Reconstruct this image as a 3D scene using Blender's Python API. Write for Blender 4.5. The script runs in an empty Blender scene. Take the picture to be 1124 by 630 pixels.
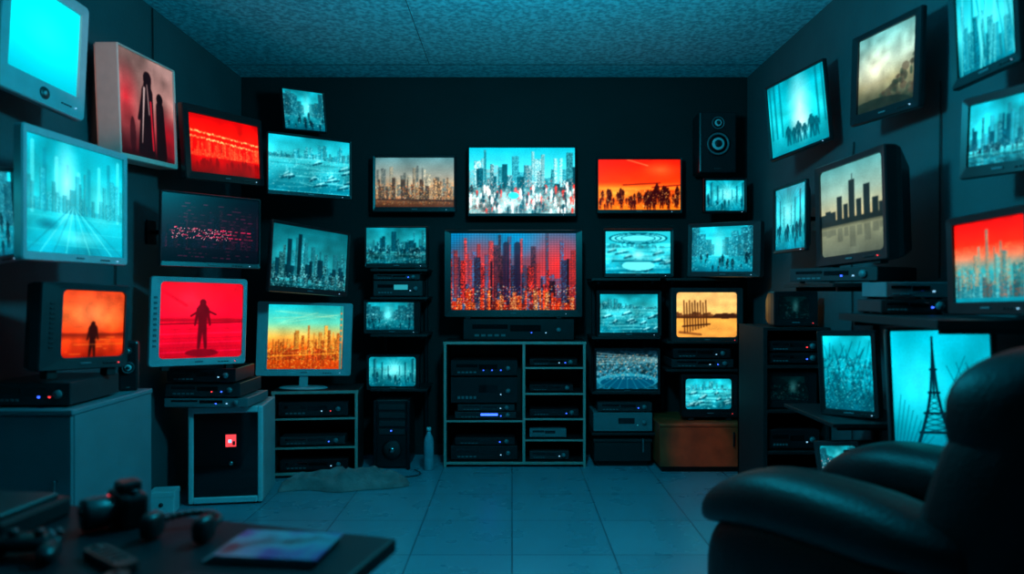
import bpy, bmesh, math
import numpy as np
from mathutils import Vector, Matrix

scene = bpy.context.scene
try:
    scene.view_settings.view_transform = 'Standard'
    scene.view_settings.look = 'None'
except Exception as e:
    print(e)

F = 750.0; CAMH = 1.3
XL, XR, YB, ZC = -2.14, 1.86, 5.4, 2.98

def P(u, v, d):
    return Vector(((u - 562) * d / F, d, CAMH - (v - 318) * d / F))
def X(u, d): return (u - 562) * d / F
def Z(v, d): return CAMH - (v - 318) * d / F

# ------------------------------------------------------------------ materials
def mat(name, col, rough=0.5, metal=0.0, emis=None, estr=0.0, noise=0.0, nscale=20, bump=0.0, bscale=200, coat=0.0, spec=0.5):
    m = bpy.data.materials.new(name); m.use_nodes = True
    nt = m.node_tree; b = nt.nodes['Principled BSDF']
    b.inputs['Base Color'].default_value = (*col, 1)
    b.inputs['Roughness'].default_value = rough
    b.inputs['Metallic'].default_value = metal
    b.inputs['Specular IOR Level'].default_value = spec
    if coat: b.inputs['Coat Weight'].default_value = coat
    if emis:
        b.inputs['Emission Color'].default_value = (*emis, 1)
        b.inputs['Emission Strength'].default_value = estr
    if noise or bump:
        tc = nt.nodes.new('ShaderNodeTexCoord')
    if noise:
        n = nt.nodes.new('ShaderNodeTexNoise'); n.inputs['Scale'].default_value = nscale; n.inputs['Detail'].default_value = 5
        nt.links.new(tc.outputs['Object'], n.inputs['Vector'])
        r = nt.nodes.new('ShaderNodeValToRGB')
        r.color_ramp.elements[0].position = 0.3; r.color_ramp.elements[1].position = 0.7
        r.color_ramp.elements[0].color = (*[c * (1 - noise) for c in col], 1)
        r.color_ramp.elements[1].color = (*[min(1, c * (1 + noise)) for c in col], 1)
        nt.links.new(n.outputs['Fac'], r.inputs['Fac']); nt.links.new(r.outputs['Color'], b.inputs['Base Color'])
    if bump:
        n2 = nt.nodes.new('ShaderNodeTexNoise'); n2.inputs['Scale'].default_value = bscale; n2.inputs['Detail'].default_value = 3
        nt.links.new(tc.outputs['Object'], n2.inputs['Vector'])
        bp = nt.nodes.new('ShaderNodeBump'); bp.inputs['Strength'].default_value = bump; bp.inputs['Distance'].default_value = 0.01
        nt.links.new(n2.outputs['Fac'], bp.inputs['Height']); nt.links.new(bp.outputs['Normal'], b.inputs['Normal'])
    return m

M = {}
M['black'] = mat('black_plastic', (0.008, 0.010, 0.012), 0.35, noise=0.2)
M['matte'] = mat('matte_black', (0.006, 0.007, 0.008), 0.6, noise=0.2)
M['dark'] = mat('dark_grey_plastic', (0.02, 0.025, 0.028), 0.4, noise=0.15)
M['grille'] = mat('speaker_grille', (0.02, 0.022, 0.025), 0.7, bump=0.5, bscale=400)
M['silver'] = mat('silver_plastic', (0.34, 0.42, 0.44), 0.35, metal=0.1, noise=0.06)
M['silver2'] = mat('grey_plastic', (0.12, 0.16, 0.175), 0.4, noise=0.06)
M['white'] = mat('white_plastic', (0.5, 0.58, 0.6), 0.4, noise=0.04)
M['peach'] = mat('peach_frame', (0.80, 0.50, 0.42), 0.5, noise=0.05)
M['metal'] = mat('dark_metal', (0.03, 0.035, 0.04), 0.35, metal=0.8)
M['chrome'] = mat('chrome', (0.5, 0.5, 0.5), 0.2, metal=1.0)
M['edge'] = mat('laminate_edge', (0.46, 0.30, 0.26), 0.5, noise=0.12)
M['board'] = mat('black_laminate', (0.008, 0.010, 0.011), 0.5, noise=0.2)
M['cab'] = mat('grey_laminate', (0.15, 0.20, 0.22), 0.45, noise=0.08, nscale=6)
M['wood'] = mat('orange_wood', (0.50, 0.05, 0.012), 0.5, noise=0.3, nscale=9)
M['glassk'] = mat('dark_glass', (0.004, 0.005, 0.006), 0.08, spec=0.8)
M['blueled'] = mat('blue_led', (0, 0, 0), 0.4, emis=(0.03, 0.10, 1.0), estr=4)
M['whiteled'] = mat('white_led', (0, 0, 0), 0.4, emis=(0.3, 0.7, 1.0), estr=1.2)
M['redled'] = mat('red_led', (0, 0, 0), 0.4, emis=(1.0, 0.05, 0.06), estr=1.6)
M['redbtn'] = mat('red_button', (0.35, 0.02, 0.02), 0.4)
M['tealled'] = mat('teal_display', (0, 0, 0), 0.4, emis=(0.02, 0.35, 0.42), estr=1.0)
M['cloth'] = mat('grey_cloth', (0.26, 0.17, 0.17), 0.95, noise=0.3, nscale=12, bump=0.5, bscale=60)
M['leather'] = mat('black_leather', (0.005, 0.006, 0.007), 0.46, noise=0.3, nscale=10, bump=0.25, bscale=110, spec=.3)
M['desk'] = mat('dark_desk', (0.006, 0.009, 0.012), 0.55, noise=0.3, nscale=8, spec=.2)
M['cone'] = mat('speaker_cone', (0.16, 0.19, 0.20), 0.45)
M['bottle'] = mat('water_bottle_plastic', (0.2, 0.32, 0.38), 0.15, noise=0.1)
M['cable'] = mat('cable_rubber', (0.01, 0.01, 0.012), 0.6)
m = bpy.data.materials.new('magazine_painted_sheen'); m.use_nodes = True; nt = m.node_tree; bs = nt.nodes['Principled BSDF']
tc = nt.nodes.new('ShaderNodeTexCoord'); n = nt.nodes.new('ShaderNodeTexNoise'); n.inputs['Scale'].default_value = 9; n.inputs['Detail'].default_value = 3
nt.links.new(tc.outputs['Object'], n.inputs['Vector']); r = nt.nodes.new('ShaderNodeValToRGB'); cr = r.color_ramp
cr.elements[0].position = .35; cr.elements[0].color = (.01, .02, .03, 1); cr.elements[1].position = .65; cr.elements[1].color = (.14, .05, .22, 1)
k = cr.elements.new(.5); k.color = (.03, .26, .34, 1)  # teal and purple reflection painted into the magazine's colour
nt.links.new(n.outputs['Fac'], r.inputs['Fac']); nt.links.new(r.outputs['Color'], bs.inputs['Base Color']); bs.inputs['Roughness'].default_value = .3
M['paper'] = m

def screen_mat(name, strength, rough=.3):
    m = bpy.data.materials.new(name); m.use_nodes = True
    nt = m.node_tree; b = nt.nodes['Principled BSDF']
    b.inputs['Base Color'].default_value = (0.003, 0.003, 0.004, 1)
    b.inputs['Roughness'].default_value = rough
    b.inputs['Specular IOR Level'].default_value = 0.2
    a = nt.nodes.new('ShaderNodeAttribute'); a.attribute_name = 'picture'
    nt.links.new(a.outputs['Color'], b.inputs['Emission Color'])
    b.inputs['Emission Strength'].default_value = strength
    try: m.cycles.emission_sampling = 'NONE'
    except Exception: pass
    return m
M['screen'] = screen_mat('lit_screen', 1.22)
M['canvas'] = screen_mat('backlit_canvas', 0.95, .8)

# ------------------------------------------------------------------ mesh builder
class MB:
    def __init__(s): s.v = []; s.f = []; s.m = []; s.s = []; s.mats = []
    def mi(s, k):
        if k not in s.mats: s.mats.append(k)
        return s.mats.index(k)
    def add(s, vs, fs, k, smooth=False, mx=None):
        o = len(s.v); i = s.mi(k)
        for p in vs:
            p = Vector(p)
            if mx is not None: p = mx @ p
            s.v.append(tuple(p))
        for f in fs:
            s.f.append([a + o for a in f]); s.m.append(i); s.s.append(smooth)
    def box(s, x0, x1, y0, y1, z0, z1, k, bev=0.003, mx=None):
        bm = bmesh.new(); bmesh.ops.create_cube(bm, size=1)
        for v in bm.verts:
            v.co = Vector(((x0 + x1) / 2 + v.co.x * (x1 - x0), (y0 + y1) / 2 + v.co.y * (y1 - y0), (z0 + z1) / 2 + v.co.z * (z1 - z0)))
        b = min(bev, 0.3 * min(abs(x1 - x0), abs(y1 - y0), abs(z1 - z0)))
        if b > 0.0004: bmesh.ops.bevel(bm, geom=list(bm.edges), offset=b, segments=2 if bev > 0.006 else 1, affect='EDGES', profile=0.5)
        bm.verts.index_update()
        s.add([v.co.copy() for v in bm.verts], [[v.index for v in f.verts] for f in bm.faces], k, False, mx)
        bm.free()
    def loft(s, loops, k, cap0=False, cap1=False, smooth=False, mx=None):
        n = len(loops[0]); vs = [p for l in loops for p in l]; fs = []
        for i in range(len(loops) - 1):
            for j in range(n):
                a = i * n + j; b = i * n + (j + 1) % n
                fs.append([a, b, b + n, a + n])
        if cap0: fs.append(list(range(n - 1, -1, -1)))
        if cap1: fs.append([(len(loops) - 1) * n + j for j in range(n)])
        s.add(vs, fs, k, smooth, mx)
    def lathe(s, prof, k, seg=20, axis='Z', c=(0, 0, 0), mx=None, smooth=True):
        loops = []
        for r, h in prof:
            l = []
            for j in range(seg):
                a = 2 * math.pi * j / seg; p = (r * math.cos(a), r * math.sin(a))
                if axis == 'Z': q = (p[0], p[1], h)
                elif axis == 'Y': q = (p[0], h, p[1])
                else: q = (h, p[0], p[1])
                l.append((q[0] + c[0], q[1] + c[1], q[2] + c[2]))
            loops.append(l)
        s.loft(loops, k, True, True, smooth, mx)
    def tube(s, a, b, r, k, seg=10):
        a = Vector(a); b = Vector(b); d = b - a; L = d.length
        if L < 1e-5: return
        q = d.to_track_quat('Z', 'Y').to_matrix().to_4x4()
        s.lathe([(r, 0), (r, L)], k, seg, 'Z', mx=Matrix.Translation(a) @ q)
    def build(s, name, parent=None, mx=None):
        me = bpy.data.meshes.new(name); me.from_pydata(s.v, [], s.f)
        for k in s.mats: me.materials.append(M[k])
        me.polygons.foreach_set('material_index', s.m); me.polygons.foreach_set('use_smooth', s.s)
        bm = bmesh.new(); bm.from_mesh(me); bmesh.ops.recalc_face_normals(bm, faces=bm.faces); bm.to_mesh(me); bm.free()
        me.update()
        o = bpy.data.objects.new(name, me); scene.collection.objects.link(o)
        if parent: o.parent = parent
        if mx is not None: o.matrix_world = mx
        return o

def empty(name, loc=(0, 0, 0), mx=None):
    e = bpy.data.objects.new(name, None); e.empty_display_size = 0.05; scene.collection.objects.link(e)
    e.matrix_world = mx if mx is not None else Matrix.Translation(loc)
    return e

def rrect(w, h, r, y, cx=0, cz=0, n=4):
    pts = []
    r = min(r, w / 2.01, h / 2.01)
    for (sx, sz, a0) in ((1, 1, 0), (-1, 1, 90), (-1, -1, 180), (1, -1, 270)):
        for i in range(n):
            a = math.radians(a0 + 90 * i / (n - 1))
            pts.append((cx + sx * (w / 2 - r) + r * math.cos(a), y, cz + sz * (h / 2 - r) + r * math.sin(a)))
    return pts

# ------------------------------------------------------------------ pictures shown on screens
def up(a, H, W):
    h, w = a.shape[:2]
    ys = np.linspace(0, h - 1, H); xs = np.linspace(0, w - 1, W)
    y0 = np.floor(ys).astype(int).clip(0, h - 2); x0 = np.floor(xs).astype(int).clip(0, w - 2)
    fy = (ys - y0)[:, None]; fx = (xs - x0)[None, :]
    return (a[y0][:, x0] * (1 - fy) * (1 - fx) + a[y0][:, x0 + 1] * (1 - fy) * fx + a[y0 + 1][:, x0] * fy * (1 - fx) + a[y0 + 1][:, x0 + 1] * fy * fx)
def noise(H, W, n, m, rng): return up(rng.random((n, m)), H, W)
def C(*c): return np.array(c, float) / 255.0
def base(H, W, stops):
    t = np.linspace(0, 1, H); out = np.zeros((H, W, 3))
    ts = [s[0] for s in stops]
    for k in range(3): out[:, :, k] = np.interp(t, ts, [s[1][k] / 255 for s in stops])[:, None]
    return out
def blur(im, n=1):
    for _ in range(n):
        p = np.pad(im, ((1, 1), (1, 1), (0, 0)), 'edge')
        im = (p[1:-1, 1:-1] * 4 + p[:-2, 1:-1] * 2 + p[2:, 1:-1] * 2 + p[1:-1, :-2] * 2 + p[1:-1, 2:] * 2 + p[:-2, :-2] + p[:-2, 2:] + p[2:, :-2] + p[2:, 2:]) / 16
    return im
def skyline(im, rng, y0, hmin, hmax, col, win=None, dens=0.25, wr=(3, 8), skip=0.0, fade=0.0, var=0.2, env=None):
    H, W = im.shape[:2]; x = int(rng.integers(-3, 1)); col = C(*col)
    yb = int(y0 * H)
    while x < W:
        bw = int(rng.integers(wr[0], wr[1] + 1)); hh = rng.uniform(hmin, hmax)
        if env: hh = hmin + (hh - hmin) * (0.25 + 1.1 * math.exp(-((x / W - env[0]) / env[1]) ** 2))
        bh = int(hh * H)
        if rng.random() >= skip:
            t = max(0, yb - bh); a = max(0, x); b = min(W, x + bw)
            if b > a and yb > t:
                c = col * rng.uniform(1 - var, 1 + var)
                reg = im[t:yb, a:b]; al = 1 - fade
                reg[:] = reg * (1 - al) + c * al
                if win is not None:
                    mk = rng.random(reg.shape[:2]) < dens
                    wc = C(*win[int(rng.integers(len(win)))])
                    reg[mk] = reg[mk] * .25 + .75 * wc * rng.uniform(0.6, 1.15)
                if b - a > 4: reg[:, 0] *= 0.7
        x += bw
def specks(im, rng, n, cols, y0=0, y1=1, x0=0, x1=1, s=1):
    H, W = im.shape[:2]
    for i in range(n):
        y = int(rng.uniform(y0, y1) * H); x = int(rng.uniform(x0, x1) * W); c = C(*cols[int(rng.integers(len(cols)))])
        im[y:y + s, x:x + s] = c
def disc(im, cx, cy, rx, ry, col, soft=0.0, al=1.0):
    H, W = im.shape[:2]; yy, xx = np.mgrid[0:H, 0:W]
    d = np.sqrt(((xx / W - cx) / rx) ** 2 + ((yy / H - cy) / ry) ** 2)
    if soft: m = np.clip(1 - d, 0, 1) ** soft
    else: m = (d < 1).astype(float)
    m = (m * al)[:, :, None]; im[:] = im * (1 - m) + C(*col) * m
def line(im, x0, y0, x1, y1, col, wd=1.0, al=1.0, wd2=None):
    H, W = im.shape[:2]; yy, xx = np.mgrid[0:H, 0:W].astype(float)
    ax, ay, bx, by = x0 * W, y0 * H, x1 * W, y1 * H
    dx, dy = bx - ax, by - ay; L = dx * dx + dy * dy + 1e-6
    t = np.clip(((xx - ax) * dx + (yy - ay) * dy) / L, 0, 1)
    d = np.hypot(xx - ax - t * dx, yy - ay - t * dy)
    w_ = wd if wd2 is None else wd + (wd2 - wd) * t
    m = (np.clip(w_ / 2 + 0.5 - d, 0, 1) * al)[:, :, None]; im[:] = im * (1 - m) + C(*col) * m
def person(im, cx, yb, h, col, al=1.0, fat=1.0):
    H, W = im.shape[:2]; k = H / W
    disc(im, cx, yb - h * 0.93, h * 0.065 * k, h * 0.075, col, al=al)
    line(im, cx, yb - h * 0.8, cx, yb - h * 0.5, col, h * H * 0.22 * fat, al, h * H * 0.16 * fat)
    line(im, cx - 0.03 * h * k, yb - h * 0.5, cx - 0.07 * h * k, yb, col, h * H * 0.11, al, h * H * 0.06)
    line(im, cx + 0.03 * h * k, yb - h * 0.5, cx + 0.07 * h * k, yb, col, h * H * 0.11, al, h * H * 0.06)
    line(im, cx - 0.09 * h * k, yb - h * 0.8, cx - 0.15 * h * k, yb - h * 0.47, col, h * H * 0.07, al, h * H * 0.04)
    line(im, cx + 0.09 * h * k, yb - h * 0.8, cx + 0.15 * h * k, yb - h * 0.47, col, h * H * 0.07, al, h * H * 0.04)
def mottle(im, rng, amt=0.15, n=12):
    H, W = im.shape[:2]
    im *= (1 - amt / 2 + amt * noise(H, W, n, n, rng))[:, :, None]
    im *= (0.95 + 0.10 * rng.random((H, W)))[:, :, None]

def tealbg(H, W, b, rng, hy=.6):
    im = base(H, W, [(0, (30 * b, 165 * b, 182 * b)), (hy * .6, (55 * b, 200 * b, 212 * b)), (hy, (80 * b, 220 * b, 228 * b)), (1, (12 * b, 115 * b, 134 * b))])
    im *= (0.68 + 0.5 * noise(H, W, 4, 5, rng) + .14 * noise(H, W, 10, 12, rng))[:, :, None]
    return im
def a_teal(b=1.0, dens=0.3, y0=0.66, hm=(0.06, 0.5), env=None, dark=1.0):
    """misty harbour skyline with water reflection"""
    def f(H, W, rng):
        im = tealbg(H, W, b, rng, y0)
        e = env or (rng.uniform(.25, .75), rng.uniform(.2, .4)); D = b * dark
        skyline(im, rng, y0, hm[0], hm[1] * 1.1, (35 * b, 140 * b, 158 * b), [(90, 205, 215)], dens * 0.6, fade=0.25, env=(e[0] + .2, .5))
        skyline(im, rng, y0 + .01, hm[0], hm[1], (10 * D, 92 * D, 112 * D), [(120, 228, 232), (4, 52, 68)], dens, fade=0.1, skip=0.15, env=e)
        skyline(im, rng, y0 + 0.06, 0.02, hm[1] * 0.35, (4 * D, 50 * D, 66 * D), [(130, 235, 240), (40, 150, 165)], dens, wr=(2, 6), skip=0.25)
        yb = int((y0 + .05) * H); g = im[yb:]; n = g.shape[0]
        if n > 2:
            src = im[max(0, yb - n):yb][::-1]; g[:len(src)] = g[:len(src)] * .45 + src * .4
            g *= (0.6 + 0.8 * noise(n, W, max(3, n // 2), 7, rng))[:, :, None]
        specks(im, rng, int(W * H * 0.02), [(180, 245, 245), (110, 225, 232)], y0 - .1, 1)
        im = blur(im); mottle(im, rng, .2); return im
    return f
def a_street(b=1.0):
    """street canyon with crowds"""
    def f(H, W, rng):
        im = tealbg(H, W, b, rng, .5); cx = rng.uniform(.4, .6)
        for k in range(10):
            t = 1 - k / 10; hw = .06 + .5 * (1 - t); sh = .5 + .5 * t
            for s in (-1, 1):
                x0 = cx + s * hw; top = .5 - rng.uniform(.25, .6) * (.35 + (1 - t)); c = (14 * b * sh * 2, (70 + 70 * t) * b, (88 + 72 * t) * b)
                a, bb = sorted((int(np.clip(x0, 0, 1) * W), int(np.clip(x0 + s * .12, 0, 1) * W)))
                reg = im[max(0, int(top * H)):int((.62 + .3 * (1 - t)) * H), a:bb]; reg[:] = C(*c)
                if reg.size:
                    mk = rng.random(reg.shape[:2]) < .3; reg[mk] = C(90 * b, 205 * b, 215 * b) * rng.uniform(.5, 1.1); reg[::3] *= .7
        disc(im, cx, .42, .16, .45, (120, 240, 245), 1.3, .85)
        k = int(.66 * H); im[k:] = im[k:] * .45 + base(H - k, W, [(0, (25 * b, 150 * b, 165 * b)), (1, (6 * b, 70 * b, 88 * b))]) * .55
        for i in range(14): person(im, rng.uniform(.05, .95), rng.uniform(.72, 1.0), rng.uniform(.1, .26), (3, 36, 48), .8)
        specks(im, rng, int(W * H * .025), [(190, 250, 250), (90, 215, 225)], .35, .95)
        im = blur(im); mottle(im, rng, .2); return im
    return f
def a_harbour(b=1.0):
    """aerial quay with boats and buildings"""
    def f(H, W, rng):
        im = tealbg(H, W, b, rng, .35)
        skyline(im, rng, .40, .03, .25, (20 * b, 125 * b, 142 * b), [(140, 232, 236)], .3, fade=.15, wr=(2, 7), env=(rng.random(), .4))
        for i in range(22):
            y = .4 + .03 * i; line(im, rng.uniform(-.2, .8), y, rng.uniform(.3, 1.3), y + rng.uniform(-.06, .06), (120 * b, 230 * b, 235 * b) if i % 3 else (6, 75, 92), rng.uniform(.8, 2.6), .5)
        for i in range(12):
            x, y, L = rng.random(), rng.uniform(.48, .95), rng.uniform(.06, .2)
            line(im, x, y, x + L, y - .05, (5, 62, 78), 3, .85); line(im, x + L * .2, y - .04, x + L * .8, y - .09, (180, 245, 246), 2, .7); line(im, x + L / 2, y, x + L / 2, y - .2, (150, 238, 240), 1, .55)
        specks(im, rng, int(W * H * .025), [(180, 246, 246), (4, 60, 76)], .3, 1)
        im = blur(im); mottle(im, rng, .4, 9); return im
    return f
def a_hallin(b=1.0):
    """bright interior with columns and people"""
    def f(H, W, rng):
        im = tealbg(H, W, b, rng, .5); cx = rng.uniform(.4, .6)
        disc(im, cx, .42, .3, .4, (150, 245, 245), 1.2, .9)
        for i in range(10):
            t = i / 9; line(im, cx + (t - .5) * .5, .62, -.3 + t * 1.6, 1.05, (8, 98, 114), 1.2, .6); line(im, cx + (t - .5) * .4, .25, -.3 + t * 1.6, -.05, (10, 112, 128), 1.2, .5)
        for s in (-1, 1):
            for k in range(4):
                x = cx + s * (.12 + .11 * k * (1 + .15 * k)); line(im, x, .3 - .1 * k, x, .62 + .09 * k, (6 * b, 86 * b, 104 * b), 1.5 + k * 1.8, .8)
                line(im, x + .02, .3 - .1 * k, x + .02, .62 + .09 * k, (130, 238, 240), 1, .6)
        for i in range(11): person(im, rng.uniform(.05, .95), rng.uniform(.72, .98), rng.uniform(.14, .32), (4, 52, 66), .78)
        specks(im, rng, int(W * H * .02), [(170, 248, 248), (4, 60, 76)], .3, 1)
        im = blur(im); mottle(im, rng, .25, 8); return im
    return f
def a_sepia(H, W, rng):
    im = base(H, W, [(0, (85, 125, 130)), (0.35, (150, 155, 145)), (0.6, (190, 160, 125)), (1, (110, 70, 50))])
    im *= (.75 + .4 * noise(H, W, 5, 6, rng))[:, :, None]
    skyline(im, rng, 0.78, 0.15, 0.62, (95, 105, 100), [(215, 195, 160), (60, 75, 80)], 0.45, fade=0.25, wr=(2, 7), env=(.25, .5))
    skyline(im, rng, 0.86, 0.1, 0.45, (80, 70, 60), [(250, 205, 150), (40, 45, 50)], 0.4, skip=0.2, wr=(2, 8))
    specks(im, rng, int(W * H * 0.05), [(255, 190, 110), (235, 220, 190), (235, 115, 60)], 0.5, 0.95)
    line(im, 0, 0.84, 1, 0.86, (50, 38, 34), 2.5)
    im[int(.88 * H):] *= .7
    im = blur(im) * 1.08; mottle(im, rng); return im
def a_white(H, W, rng):
    im = base(H, W, [(0, (25, 160, 178)), (0.45, (95, 205, 210)), (1, (50, 105, 112))])
    skyline(im, rng, 0.62, 0.15, 0.6, (70, 155, 165), [(225, 245, 242), (10, 75, 90)], 0.5, wr=(4, 12), fade=0.1)
    skyline(im, rng, 0.66, 0.1, 0.42, (22, 80, 92), [(225, 238, 234), (8, 45, 56)], 0.45, skip=0.35, wr=(3, 10))
    k = int(.6 * H)
    im[k:] = base(H - k, W, [(0, (60, 110, 115)), (.5, (150, 178, 175)), (1, (115, 150, 150))]) * (.4 + 1.0 * noise(H - k, W, 9, 22, rng))[:, :, None]
    for i in range(120): person(im, rng.random(), rng.uniform(.66, 1.04), rng.uniform(.07, .16), [(14, 34, 42), (240, 244, 240), (10, 50, 62), (215, 50, 36), (235, 240, 236)][i % 5], .9)
    specks(im, rng, int(W * H * 0.05), [(245, 250, 246), (14, 42, 50), (235, 70, 45)], 0.5, 1)
    disc(im, 0.42, 0.72, 0.05, 0.05, (60, 220, 240)); im = blur(im); mottle(im, rng, 0.1); return im * 1.15
def a_crowd(H, W, rng):
    im = base(H, W, [(0, (205, 34, 12)), (0.45, (235, 64, 20)), (0.58, (250, 138, 50)), (0.63, (190, 66, 18)), (1, (240, 124, 34))])
    disc(im, 0.75, 0.2, 0.3, 0.22, (250, 125, 70), 1.5, 0.6); disc(im, 0.25, 0.66, 0.4, 0.14, (255, 190, 80), 1.0, 0.9)
    line(im, 0.35, 0.0, 0.6, 0.12, (255, 150, 110), 2, 0.6); line(im, 0.3, 0.5, .75, 0.46, (150, 40, 14), 3); line(im, 0.65, 0.55, 1, 0.5, (120, 26, 16), 2)
    for i in range(60):
        x = rng.uniform(0.0, 1.0); h = rng.uniform(0.14, 0.32) * (1.15 if x > 0.55 else 0.8)
        person(im, x, 0.78 + 0.22 * rng.random(), h, (46, 6, 4), 0.92)
    specks(im, rng, int(W * H * .025), [(255, 225, 140), (255, 160, 70)], 0.6, 0.95)
    im = blur(im); mottle(im, rng, 0.1); return im * 1.05
def a_bigcity(H, W, rng):
    im = base(H, W, [(0, (12, 88, 122)), (0.3, (36, 66, 90)), (0.7, (90, 38, 44)), (1, (60, 18, 16))])
    disc(im, 0.85, 0.4, 0.4, 0.6, (185, 34, 30), 1.0, 0.8); disc(im, 0.25, 0.35, 0.28, 0.45, (160, 38, 36), 1.2, 0.7); disc(im, .1, .75, .25, .5, (12, 96, 150), 1, .8); disc(im, .52, .1, .25, .25, (20, 100, 135), 1, .7)
    skyline(im, rng, 0.85, 0.25, 0.8, (74, 28, 36), [(222, 62, 50), (26, 100, 146), (12, 14, 30)], 0.42, wr=(4, 10), fade=0.35, env=(.5, .6))
    skyline(im, rng, 0.92, 0.2, 0.62, (34, 14, 24), [(232, 58, 40), (46, 104, 150), (10, 10, 20)], 0.42, wr=(4, 11), skip=0.3)
    for x in (0.44, 0.53): line(im, x, 0.15, x, 0.9, (26, 16, 36), W * 0.05, 0.85); line(im, x + .03, .15, x + .03, .9, (190, 46, 44), 1, .7)
    skyline(im, rng, 1.0, 0.08, 0.30, (84, 24, 16), [(255, 130, 46), (255, 80, 34), (255, 215, 140), (14, 104, 166)], 0.38, wr=(3, 10), skip=0.15)
    specks(im, rng, int(W * H * 0.02), [(255, 190, 80), (255, 80, 44), (250, 240, 200), (40, 160, 220)], 0.68, 1)
    im = blur(im) * 1.3
    im[::4, :] *= 0.78; im[:, ::5] *= 0.82
    mottle(im, rng, 0.2); return im * 1.12
def a_oval(H, W, rng):
    im = a_harbour(1.05)(H, W, rng)
    im[:int(H * .3)] = C(50, 188, 200)
    for r in (1, 0.8, 0.6):
        disc(im, 0.5, 0.16, 0.45 * r, 0.14 * r, (8, 94, 110)); disc(im, 0.5, 0.16, 0.42 * r, 0.115 * r, (100, 222, 230))
    disc(im, .5, .55, .12, .14, (160, 240, 240), 1); disc(im, .5, .8, .25, .12, (110, 225, 232)); line(im, .1, .7, .9, .7, (8, 88, 104), 2)
    return blur(im)
def a_stadium(H, W, rng):
    im = base(H, W, [(0, (10, 24, 32)), (0.35, (35, 80, 92)), (1, (12, 62, 78))])
    im *= (0.4 + 1.2 * noise(H, W, 26, 34, rng))[:, :, None]
    for i in range(5): line(im, 0, 0.06 + i * 0.07, 1, 0.2 + i * 0.02, (170, 210, 210), 1.2, 0.55)
    disc(im, 0.5, 0.78, 0.5, 0.2, (40, 120, 138)); disc(im, 0.5, 0.82, 0.44, 0.16, (8, 66, 88))
    for i in range(7): line(im, 0.5, 0.5, i / 6, 1, (60, 150, 165), 1, 0.5)
    specks(im, rng, int(W * H * .05), [(230, 240, 240), (110, 195, 205), (250, 180, 120)], 0.1, 0.75); return blur(im) * 1.1
def a_pier(H, W, rng):
    im = base(H, W, [(0, (225, 180, 115)), (0.5, (240, 190, 115)), (0.55, (170, 110, 60)), (0.6, (235, 170, 85)), (1, (215, 150, 75))])
    skyline(im, rng, .56, .02, .13, (110, 70, 42), None, wr=(3, 9))
    line(im, 0, 0.55, 1, 0.55, (60, 35, 22), 3)
    for i in range(9):
        x = 0.12 + i * 0.045; line(im, x, 0.18 + 0.05 * (i % 2), x + .015, 0.9 - .02 * i, (70, 38, 20), 2)
    line(im, 0.1, 0.75, 0.55, 0.7, (60, 35, 20), 2.5); line(im, .05, .88, .4, .93, (90, 50, 26), 4, .7)
    disc(im, 0.8, 0.52, 0.2, 0.06, (60, 35, 25)); im = blur(im); mottle(im, rng, 0.2); return im
def a_redlights(H, W, rng):
    im = base(H, W, [(0, (180, 12, 12)), (0.3, (235, 30, 18)), (0.65, (212, 14, 12)), (1, (105, 4, 8))])
    im *= (0.75 + 0.4 * noise(H, W, 6, 8, rng))[:, :, None]
    for k in range(2):
        for i in range(60):
            x = i / 60; y = 0.28 + 0.1 * k + 0.10 * x
            disc(im, x, y + rng.uniform(-.012, .012), 0.010, 0.018, (255, 205, 130), al=rng.uniform(0.2, 1))
    skyline(im, rng, .72, .05, .3, (228, 60, 34), [(255, 145, 95)], .3, wr=(1, 5), fade=.4)
    for i in range(30): x = rng.random(); line(im, x, 0.42 + .1 * x, x, 0.6 + .12 * rng.random(), (255, 110, 70), 1.2, 0.5)
    for i in range(30): person(im, rng.random(), 0.85 + .13 * rng.random(), rng.uniform(.10, .2), (110, 4, 10), 0.8)
    return blur(im) * 1.06
def a_code(H, W, rng):
    im = base(H, W, [(0, (8, 10, 20)), (0.5, (22, 10, 24)), (1, (8, 10, 18))])
    skyline(im, rng, 0.8, 0.1, 0.6, (14, 12, 24), [(66, 22, 50), (24, 30, 50)], 0.3, fade=0.2, wr=(3, 9))
    for r in range(16):
        y = 0.12 + r * 0.052; x = rng.uniform(0.05, 0.2); hot = r in (7, 8, 9)
        while x < 0.92:
            L = rng.uniform(0.005, 0.05)
            if rng.random() < (.75 if hot else .4): line(im, x, y + .04 * x, min(0.95, x + L), y + .04 * x, (235, 46, 92) if hot else (130, 34, 80), 1.6, rng.uniform(.3, 1) * (1 if hot else .5))
            x += L + rng.uniform(0.01, 0.05)
    specks(im, rng, int(W * H * .006), [(255, 110, 140), (250, 180, 190)], 0.5, 0.66, 0.1, 0.7)
    return im
def a_crimson(H, W, rng):
    im = base(H, W, [(0, (205, 14, 38)), (0.45, (236, 18, 52)), (0.5, (140, 4, 28)), (0.54, (228, 18, 52)), (1, (165, 6, 34))])
    disc(im, 0.35, 0.25, 0.5, 0.35, (250, 60, 80), 1.2, 0.6)
    line(im, 0.0, 0.1, 0.3, 0.3, (190, 8, 40), 5, .6); line(im, 0.0, 0.55, 1, 0.52, (120, 5, 28), 2.5)
    for i in range(6): line(im, 0.0, 0.62 + i * .06, 1, 0.6 + i * .06, (245, 50, 96) if i % 2 else (150, 6, 38), 1.6, 0.5)
    person(im, 0.5, 0.86, 0.64, (90, 4, 24)); line(im, 0.36, 0.44, 0.5, 0.34, (90, 4, 24), 3.5); line(im, 0.5, 0.34, 0.66, 0.42, (90, 4, 24), 3.5)
    disc(im, .5, .93, .2, .05, (110, 5, 28)); im = blur(im); mottle(im, rng, .15); return im
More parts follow.
